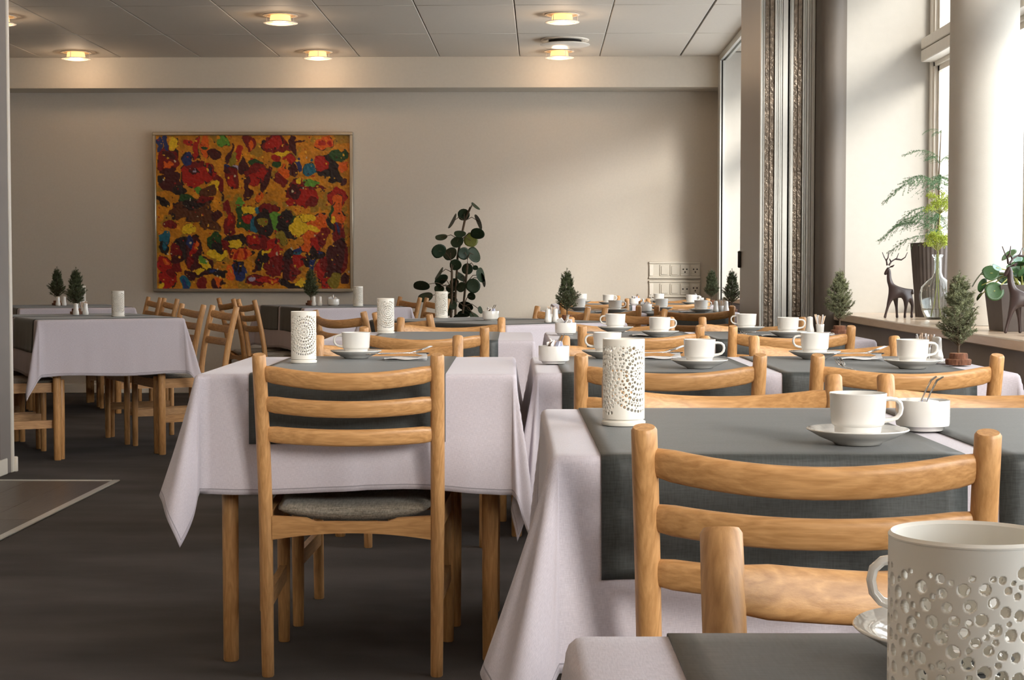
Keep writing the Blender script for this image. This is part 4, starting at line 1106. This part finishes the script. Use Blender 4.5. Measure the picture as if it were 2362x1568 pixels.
# ------------------------------------------------------------------ socket panels on the back wall
def socket_panel(pxa, pxb, pya, pyb, label, rowkind):
    x0, x1, z0, z1 = XW(pxa), XW(pxb), ZW(pyb), ZW(pya)
    e = empty('socket_panel', ((x0 + x1) / 2, YB, z0)); c = e.location.copy()
    def P(n, g_, m, par=None):
        o = obj(n, g_, m, par or e)
        if par is None: o.matrix_parent_inverse = Matrix.Translation(-c)
        return o
    P('backplate', G().box(x0, x1, YB - 0.012, YB - 0.001, z0, z1, 0.002), 'plastic')
    h = z1 - z0
    P('trunking_lip', G().box(x0, x1, YB - 0.020, YB - 0.012, z1 - 0.018, z1 - 0.002, 0.002), 'plastic')
    P('trunking_lip', G().box(x0, x1, YB - 0.020, YB - 0.012, z0 + 0.002, z0 + 0.016, 0.002), 'plastic')
    n = 5; wdt = (x1 - x0) / n
    zz0, zz1 = z0 + 0.024, z1 - 0.026
    for i, kd in enumerate(rowkind):
        a, b_ = x0 + i * wdt + 0.004, x0 + (i + 1) * wdt - 0.004
        if kd == '-':
            P('blank_cover', G().box(a, a + 0.03, YB - 0.018, YB - 0.012, zz0, zz1, 0.002), 'trim'); continue
        pl_ = P('cover', G().box(a, b_, YB - 0.019, YB - 0.012, zz0, zz1, 0.002), 'plastic')
        if kd == 's': P('rocker', G().box(a + 0.012, b_ - 0.012, YB - 0.025, YB - 0.019, zz0 + 0.010, zz1 - 0.010, 0.002), 'plastic')
        else:
            cx, cz = (a + b_) / 2, (zz0 + zz1) / 2
            hs_ = [(-0.016, 0.0), (0.016, 0.0)] if kd == 'h' else [(-0.014, 0.008), (0.014, 0.008), (0.0, -0.014)]
            P('well', G().box(cx - 0.03, cx + 0.03, YB - 0.0215, YB - 0.019, cz - 0.026, cz + 0.026, 0.001), 'plastic')
            for dx, dz in hs_:
                hm = G(); rr = 0.0062
                v = [(cx + dx + rr * math.cos(2 * PI * k / 12), YB - q, cz + dz + rr * math.sin(2 * PI * k / 12)) for q in (0.0215, 0.0222) for k in range(12)]
                hm.add(v, [(k, (k + 1) % 12, (k + 1) % 12 + 12, k + 12) for k in range(12)] + [tuple(range(12, 24))]); P('pin_hole', hm, 'hole')
    return tag(e, label, 'socket panel', 'wall socket panels')
socket_panel(1496, 1614, 603, 643, 'upper cream trunking panel of switches and sockets on the back wall', '-ss' + 'tt')
socket_panel(1496, 1614, 646, 686, 'lower cream trunking panel with two dark round socket holes', '-ss' + 'ht')

# ------------------------------------------------------------------ tall round-leaved plant by the back wall
def leaf_mesh(r, cup=0.12, pts=18, notch=True, elong=1.12):
    v = [(0, 0, 0)]; f = []
    rings = 4
    for j in range(1, rings + 1):
        q = j / rings
        for k in range(pts):
            a = 2 * PI * k / pts
            rr = r * q * (1 - (0.10 * max(0, math.cos(a - PI)) ** 8 if notch else 0))
            x, y = rr * math.cos(a) * elong, rr * math.sin(a)
            v.append((x + 0.0 * r, y, cup * r * (q * q) * (0.6 + 0.4 * math.cos(2 * a)) - 0.05 * r * math.cos(a) * q))
    for k in range(pts): f.append((0, 1 + k, 1 + (k + 1) % pts))
    for j in range(rings - 1):
        for k in range(pts): f.append((1 + j * pts + k, 1 + (j + 1) * pts + k, 1 + (j + 1) * pts + (k + 1) % pts, 1 + j * pts + (k + 1) % pts))
    # thin body: second side
    n = len(v); v2 = [(x, y, z - 0.012 * r) for x, y, z in v]
    f2 = [tuple(n + i for i in reversed(t)) for t in f]
    last = 1 + (rings - 1) * pts
    side = [(last + k, last + (k + 1) % pts, n + last + (k + 1) % pts, n + last + k)[::-1] for k in range(pts)]
    return mesh_from('leaf', v + v2, f + f2 + side)
PD = 12.30
pxw, pyw = at(1048, PD)
plant = empty('tall_plant', (pxw, pyw, 0))
obj('pot', G().lathe([(0.0, 0.0), (0.125, 0.0), (0.13, 0.01), (0.17, 0.29), (0.178, 0.30), (0.178, 0.32), (0.163, 0.32), (0.155, 0.27), (0.0, 0.27)], 36), 'terracotta', plant)
obj('soil', G().lathe([(0.0, 0.292), (0.158, 0.285)], 30), 'soil', plant)
def PP(cx, cy, dy=0.0):
    """position in the plant's frame from the crop of the photograph (scale 4.9, origin 920,440)"""
    px, py = 920 + cx / 4.9, 440 + cy / 4.9
    d = PD + dy
    X, Y = at(px, d)
    return Vector((X - pxw, Y - pyw, CAMZ + (HOR - py) / F * d))
stems = [[(600, 2700), (590, 1500), (600, 1100), (600, 920), (590, 780)], [(720, 2700), (730, 1300), (755, 1050), (775, 850), (775, 770)], [(660, 2700), (640, 1200), (665, 740), (700, 560), (745, 340), (810, 190), (830, 175)]]
for s_ in stems:
    pts = [PP(a, b_, 0.04 * math.sin(i + a)) for i, (a, b_) in enumerate(s_)]
    pts[0].z = 0.28; pts[0].x *= 0.5; pts[0].y *= 0.5
    obj('stem', G().tube(pts, [0.011] + [0.0085] * (len(pts) - 2) + [0.003], 8), 'twig', plant)
LV = [  # crop x, y, half-length, half-width, tilt in picture (deg), colour
 (865, 178, 60, 16, -38, 0), (732, 270, 66, 60, 10, 0), (612, 350, 92, 22, 65, 0), (905, 350, 92, 24, -70, 0), (480, 528, 68, 34, 8, 0), (888, 482, 78, 56, -10, 0), (690, 490, 66, 36, 0, 0),
 (815, 560, 76, 120, 80, 1), (660, 580, 74, 58, 30, 0), (450, 680, 84, 66, 35, 0), (580, 716, 82, 62, 40, 0), (730, 710, 70, 58, 70, 0), (845, 722, 92, 58, -60, 0), (640, 835, 66, 58, 0, 0),
 (775, 885, 62, 60, 80, 0), (865, 868, 30, 26, 0, 0), (920, 950, 84, 40, -75, 0), (955, 1000, 84, 22, -78, 0), (460, 940, 80, 20, 60, 0), (475, 1005, 82, 46, 35, 0), (700, 975, 74, 32, -35, 0), (255, 1068, 90, 50, -5, 0),
 (455, 1110, 56, 42, 0, 0), (625, 1035, 50, 44, 20, 0), (705, 1090, 58, 48, 60, 0), (838, 1075, 78, 82, 50, 0), (590, 1100, 60, 44, 20, 0), (820, 1190, 46, 40, -30, 0), (600, 1200, 60, 50, 60, 0), (620, 1240, 40, 40, 0, 0),
 (300, 1205, 84, 50, 15, 0), (755, 1300, 84, 50, -15, 0), (605, 1290, 50, 56, 30, 0), (730, 1390, 70, 40, 0, 0), (918, 1345, 42, 22, -70, 0), (800, 1380, 60, 26, -20, 0), (560, 1370, 50, 40, 20, 0), (690, 1420, 80, 34, 10, 0), (850, 1420, 60, 30, -30, 0), (480, 1480, 60, 40, 0, 0)]
lm = {0: leaf_mesh(1.0), 1: leaf_mesh(1.0)}
lm[0].materials.append(M['leafdark']); lm[1].materials.append(M['leafolive'])
rl = random.Random(3); px2m = PD / F / 4.9
axis_pts = [PP(*q) for q in stems[1][1:]] + [PP(*q) for q in stems[0][1:]] + [PP(*q) for q in stems[2][1:-1]]
for i, (cx, cy, hl, hw, tl, cl) in enumerate(LV):
    p = PP(cx, cy, rl.uniform(-.10, .10))
    o = obj('leaf', lm[cl], None, plant, p)
    # face mostly the room; ratio of half sizes sets how far the blade turns away
    ratio = min(1.0, hw / hl); turn = math.acos(ratio) * (1 if i % 2 else -1)
    Mx = Matrix.Rotation(-R(tl), 4, 'Y') @ Matrix.Rotation(PI / 2 - 0.0, 4, 'X') @ Matrix.Rotation(turn, 4, 'X')
    o.rotation_euler = Mx.to_euler(); k_ = hl * px2m * 1.08; o.scale = (k_ / 1.12, k_, k_)
    q = min(axis_pts, key=lambda w_: (w_ - p).length + 0.3 * abs(w_.z - p.z + 0.05))
    m_ = (p + q) / 2 + Vector((0, 0, 0.03)); obj('leaf_stalk', G().tube([q, m_, p], [0.0035, 0.003, 0.0025], 5), 'twig', plant)
tag(plant, 'tall dark round-leaved houseplant in a pot before the back wall', 'plant')

# ------------------------------------------------------------------ things on the window sill
ZL = 0.7825
# deer figurines
def make_deer():
    S = 0.000356
    def Q(cx, cy, y=0.0): return Vector(((cx - 240) * S, y, (1020 - cy) * S))
    nodes = []; edges = []
    def nd(p, r): nodes.append((p, r)); return len(nodes) - 1
    pel = nd(Q(345, 690), 0.0245); mid = nd(Q(275, 690), 0.0250); ch = nd(Q(165, 680), 0.0245); edges += [(pel, mid), (mid, ch)]
    n1 = nd(Q(138, 610), 0.0155); n2 = nd(Q(122, 520), 0.0105); n3 = nd(Q(118, 430), 0.0095); hd = nd(Q(108, 405), 0.0120); mz = nd(Q(88, 455), 0.0085); ns = nd(Q(70, 488), 0.0058)
    edges += [(ch, n1), (n1, n2), (n2, n3), (n3, hd), (hd, mz), (mz, ns)]
    tl = nd(Q(395, 665), 0.008); edges.append((pel, tl)); t2 = nd(Q(402, 720), 0.005); edges.append((tl, t2))
    def leg(root, pts, y, rads):
        prev = root
        for (cx, cy), r in zip(pts, rads):
            k = nd(Q(cx, cy, y), r); edges.append((prev, k)); prev = k
    leg(ch, [(132, 770), (108, 860), (84, 950), (72, 1005)], -0.013, [0.0125, 0.0062, 0.005, 0.0068])
    leg(ch, [(205, 770), (216, 870), (222, 955), (226, 1005)], 0.013, [0.0115, 0.006, 0.005, 0.0068])
    leg(pel, [(318, 780), (318, 870), (308, 950), (308, 1005)], -0.013, [0.0135, 0.0066, 0.005, 0.0068])
    leg(pel, [(380, 770), (404, 850), (396, 945), (396, 1005)], 0.013, [0.0135, 0.0066, 0.005, 0.0068])
    me = bpy.data.meshes.new('body'); me.from_pydata([tuple(p) for p, r in nodes], edges, []); me.update()
    tmp = bpy.data.objects.new('tmp', me); COL.objects.link(tmp)
    sk = tmp.modifiers.new('skin', 'SKIN'); sk.use_smooth_shade = True; sk.branch_smoothing = 0.6
    for i, (p, r) in enumerate(nodes): me.skin_vertices[0].data[i].radius = (r, r)
    me.skin_vertices[0].data[0].use_root = True
    sb = tmp.modifiers.new('sub', 'SUBSURF'); sb.levels = 2; sb.render_levels = 2
    dg = bpy.context.evaluated_depsgraph_get(); dg.update()
    out = bpy.data.meshes.new_from_object(tmp.evaluated_get(dg)); out.name = 'body'
    out.polygons.foreach_set('use_smooth', [True] * len(out.polygons))
    bpy.data.objects.remove(tmp, do_unlink=True)
    e = empty('deer_figurine')
    zmin = min(v.co.z for v in out.vertices)
    for v in out.vertices: v.co.z -= zmin
    out.materials.append(M['deer']); obj('body', out, None, e)
    def ant(paths):
        g = G()
        for pth in paths:
            n = len(pth); g.tube([Q(a, b_, y) - Vector((0, 0, zmin)) for a, b_, y in pth], [0.0042 - 0.0028 * i / (n - 1) for i in range(n)], 9)
        return g
    obj('antler', ant([[(98, 370, -0.006), (88, 320, -0.010), (60, 275, -0.014), (35, 215, -0.016)], [(84, 312, -0.010), (104, 280, -0.014), (112, 210, -0.016)]]), 'deer', e)
    obj('antler', ant([[(122, 370, 0.006), (150, 325, 0.011), (215, 285, 0.016), (238, 225, 0.018)], [(200, 295, 0.015), (270, 305, 0.018), (315, 275, 0.02), (342, 215, 0.02)], [(146, 328, 0.011), (128, 290, 0.012)]]), 'deer', e)
    for s_ in (-1, 1):
        g = G(); b0 = Q(128, 395, 0.008 * s_) - Vector((0, 0, zmin)); b1 = Q(160 if s_ > 0 else 150, 385, 0.016 * s_) - Vector((0, 0, zmin)); b2 = Q(192 if s_ > 0 else 172, 365, 0.022 * s_) - Vector((0, 0, zmin))
        g.tube([b0, b1, b2], [0.004, 0.0085, 0.001], 10, True, (1, 0.45)); obj('ear', g, 'deer', e)
    return e
pdeer = Proto(make_deer())
DG = 'dark deer figurines'
pdeer.place((1.523, 7.06, ZL), R(-6), 'dark antlered deer figurine beside the glass bottle vase on the sill', 'figurine', DG)
pdeer.place((1.557, 5.36, ZL), R(-2), 'dark antlered deer figurine before the round-leaved plant on the sill', 'figurine', DG)
# glass bottle vase with lime florets
VX, VY = 1.648, 6.90
vase = empty('glass_vase', (VX, VY, ZL))
outp = [(0.0, 0.001), (0.036, 0.0), (0.050, 0.006), (0.062, 0.035), (0.071, 0.075), (0.073, 0.105), (0.066, 0.135), (0.045, 0.158), (0.024, 0.175), (0.0165, 0.192), (0.0150, 0.225), (0.0155, 0.255), (0.0215, 0.262), (0.0225, 0.266), (0.0215, 0.269)]
inn = [(0.0130, 0.268), (0.0125, 0.225), (0.0140, 0.193), (0.0215, 0.173), (0.043, 0.155), (0.0635, 0.133), (0.0702, 0.105), (0.0683, 0.076), (0.0593, 0.037), (0.047, 0.010), (0.0, 0.006)]
obj('glass', G().lathe(outp + inn, 48), 'vase', vase)
obj('water', G().lathe([(0.0, 0.0075), (0.0455, 0.0115), (0.0575, 0.037), (0.0600, 0.046), (0.0, 0.046)], 40), 'water', vase)
tag(vase, 'clear bottle-shaped glass vase with water beside the deer on the sill', 'vase')
rf = random.Random(9)
for q, (tx, ty, tz, rr, nm) in enumerate(((0.006, -0.02, 0.500, 0.064, 'taller'), (-0.004, -0.02, 0.345, 0.052, 'shorter'))):
    fl_ = empty('lime_flower', (VX, VY, ZL))
    obj('stalk', G().tube([(-0.02 + 0.03 * q, 0.0, 0.016), (0.0 - 0.004 + .008 * q, 0, 0.13), (-0.004 + 0.006 * q, 0, 0.2), (-0.003 + 0.005 * q, 0, 0.27), (tx * 0.8, ty * 0.6, tz - 0.06)], 0.0022, 7), 'stem', fl_)
    heads = G(); rays = G()
    for k in range(34):
        a = k * 2.4; r = rr * math.sqrt((k + .5) / 34)
        c = Vector((tx + r * math.cos(a), ty + r * math.sin(a) * 0.9, tz + 0.02 * rf.uniform(-1, 1) - 0.35 * r + rf.uniform(-.012, .02)))
        rays.tube([(tx * 0.8, ty * 0.6, tz - 0.062), c], [0.0010, 0.0007], 4)
        for m2 in range(40):
            d_ = Vector((rf.gauss(0, 1), rf.gauss(0, 1), rf.gauss(0, 1))).normalized() * rf.uniform(0.004, 0.017)
            p = c + d_; s_ = rf.uniform(0.0016, 0.003)
            heads.add([p + Vector((s_, 0, 0)), p + Vector((-s_, 0, 0)), p + Vector((0, s_, 0)), p + Vector((0, -s_, 0)), p + Vector((0, 0, s_)), p + Vector((0, 0, -s_))],
                      [(0, 2, 4), (2, 1, 4), (1, 3, 4), (3, 0, 4), (2, 0, 5), (1, 2, 5), (3, 1, 5), (0, 3, 5)])
    h_ = obj('florets', heads, 'lime', fl_); h_['kind'] = 'stuff'
    obj('rays', rays, 'stem', fl_)
    tag(fl_, '%s lime green umbel flower standing in the glass vase' % nm, 'flower', 'lime flowers in the vase')
# Norfolk pines in fluted pots
def make_pine(seed):
    e = empty('potted_pine')
    n = 72; prof = [(0.088, 0.0), (0.094, 0.10), (0.104, 0.22), (0.112, 0.318)]
    v = []; f = []
    for r, z in prof:
        for k in range(n): a = 2 * PI * k / n; q = r + (0.0022 if k % 2 else 0); v.append((q * math.cos(a), q * math.sin(a), z))
    for i in range(3):
        for k in range(n): f.append((i * n + k, i * n + (k + 1) % n, (i + 1) * n + (k + 1) % n, (i + 1) * n + k))
    f.append(tuple(range(n - 1, -1, -1)))
    pot = obj('pot', mesh_from('pot', v, f, False), 'potdark', e)
    obj('rim', G().lathe([(0.113, 0.318), (0.115, 0.322), (0.106, 0.324), (0.102, 0.30), (0.0, 0.30)], 48), 'potdark', e)
    obj('soil', G().lathe([(0.0, 0.306), (0.1025, 0.304)], 30), 'soil', e)
    obj('trunk', G().tube([(0, 0, 0.30), (0.008, 0, 0.45), (0.004, 0, 0.60), (0.012, 0, 0.815)], [0.006, 0.005, 0.004, 0.0015], 8), 'twig', e)
    rnd = random.Random(seed)
    def branch(L, sd):
        r2 = random.Random(sd); br = []
        def arc(t): return Vector((L * t, 0.02 * L * math.sin(5 * t), L * (0.55 * t - 0.72 * t * t)))
        N = 7
        for i in range(N): br.append((arc(i / N), arc((i + 1) / N)))
        for i in range(1, 12):
            t = i / 12.5
            for s_ in (-1, 1):
                l2 = L * 0.36 * (1 - 0.55 * t) * r2.uniform(.75, 1.1); p = arc(t)
                br.append((p, p + Vector((l2 * 0.70, s_ * l2 * 0.62, -l2 * r2.uniform(.2, .75)))))
        return needles_mesh('branch', br, 0.011, 34, sd, 0.0009), br
    bms = []
    for k in range(3):
        me, br = branch(1.0 * 0.27, 40 + k); me.materials.append(M['pine']); bms.append(me)
    for z, nb, L, off in ((0.36, 6, 0.85, 0.3), (0.42, 6, 1.0, 0.9), (0.47, 4, 0.9, 1.3), (0.57, 5, 1.15, 0.55), (0.685, 4, 0.72, 0.25), (0.805, 5, 0.28, 0.0)):
        for b_ in range(nb):
            a = PI + off * 0.4 + 2 * PI * b_ / nb + rnd.uniform(-.2, .2)
            fx = math.cos(a)
            s_ = L * rnd.uniform(.88, 1.08) * (0.40 if fx > 0.3 else (0.75 if fx > -0.2 else 1.0))
            o = obj('branch', bms[b_ % 3], None, e, (0.006, 0, z + rnd.uniform(-.02, .02)), (rnd.uniform(-.2, .2), rnd.uniform(-.32, .22) - (0.5 if fx > 0.3 else 0), a), s_)
            o['kind'] = 'stuff'
    return e
ppine = Proto(make_pine(2))
ppine.place((1.728, 7.25, ZL), 0, 'potted norfolk pine in a dark fluted pot behind the glass vase', 'plant', 'potted pines on the sills')
ppine.place((1.66, 11.7, ZL), 0.5, 'potted norfolk pine on the sill beyond the folded partition', 'plant', 'potted pines on the sills')
# round-leaved plant in a square pot behind the second deer
PX, PY = 1.625, 5.60
pil = empty('round_leaf_plant', (PX, PY, ZL))
g = G(); hw0, hw1 = 0.088, 0.104
vv_ = [(sx * h_, sy * h_, z) for h_, z in ((hw0, 0.0), (hw1, 0.155), (hw1 - 0.008, 0.155), (hw1 - 0.012, 0.135)) for sx, sy in ((-1, -1), (1, -1), (1, 1), (-1, 1))]
ff_ = [(i * 4 + k, i * 4 + (k + 1) % 4, (i + 1) * 4 + (k + 1) % 4, (i + 1) * 4 + k) for i in range(3) for k in range(4)] + [(3, 2, 1, 0), (12, 13, 14, 15)]
obj('pot', G().add(vv_, ff_), 'potdark', pil)
rl2 = random.Random(12)
lmm = leaf_mesh(1.0, 0.16); lmm.materials.append(M['leafmid']); lmb = leaf_mesh(1.0, 0.16); lmb.materials.append(M['leafblue'])
def SP(cx, cy, Y):
    px, py = 2020 + cx / 5.228, 540 + cy / 5.228
    return Vector(((px - 1250) / F * Y - PX, Y - PY, CAMZ + (626 - py) / F * Y - ZL))
PLV = [(1395, 700, 118, 112, 10, 0, 5.50), (1245, 625, 95, 62, 60, 0, 5.62), (1350, 480, 105, 88, 20, 0, 5.6), (1225, 495, 190, 34, 47, 0, 5.66), (1420, 415, 64, 36, -20, 1, 5.55), (1560, 255, 110, 50, 25, 0, 5.66), (1660, 310, 70, 44, 10, 1, 5.58), (1760, 320, 80, 60, 20, 0, 5.62), (1500, 540, 90, 70, 0, 0, 5.68), (1215, 760, 60, 30, 50, 0, 5.6), (1800, 230, 80, 50, -20, 1, 5.7), (1680, 450, 80, 60, 0, 0, 5.75)]
for i, (cx, cy, hl, hw, tl, cl, Y) in enumerate(PLV):
    p = SP(cx, cy, Y); k_ = hl / 5.228 / F * Y
    o = obj('leaf', lmb if cl else lmm, None, pil, p)
    Mx = Matrix.Rotation(-R(tl), 4, 'Y') @ Matrix.Rotation(PI / 2, 4, 'X') @ Matrix.Rotation(math.acos(min(1, hw / hl)) * (1 if i % 2 else -1), 4, 'X')
    o.rotation_euler = Mx.to_euler(); o.scale = (k_ / 1.12, k_, k_)
    obj('leaf_stalk', G().tube([(0.0, 0.0, 0.13), (p.x * 0.4, p.y * 0.5, max(0.16, p.z * 0.8) + 0.03), p], [0.003, 0.0025, 0.002], 6), 'stem', pil)
for i in range(26):
    a = i * 2.4; r = 0.075 * math.sqrt(i / 26)
    p = Vector((0.03 + r * math.cos(a), r * math.sin(a), 0.175 + 0.05 * rl2.random()))
    o = obj('leaf', lmm, None, pil, p, (rl2.uniform(-.9, .9), rl2.uniform(-.9, .9), a), 0.022 * rl2.uniform(.8, 1.3))
obj('soil', G().box(-0.088, 0.088, -0.088, 0.088, 0.130, 0.1345), 'soil', pil)
tag(pil, 'round-leaved green plant in a square dark pot behind a deer on the sill', 'plant')
tag(obj('brass_dish', G().lathe([(0.0, 0.001), (0.035, 0.0), (0.045, 0.003), (0.060, 0.016), (0.062, 0.018), (0.059, 0.0175), (0.044, 0.006), (0.0, 0.004)], 40), 'brass', None, (1.56, 5.13, ZL)), 'small shallow brass dish on the window sill beside a deer', 'dish')
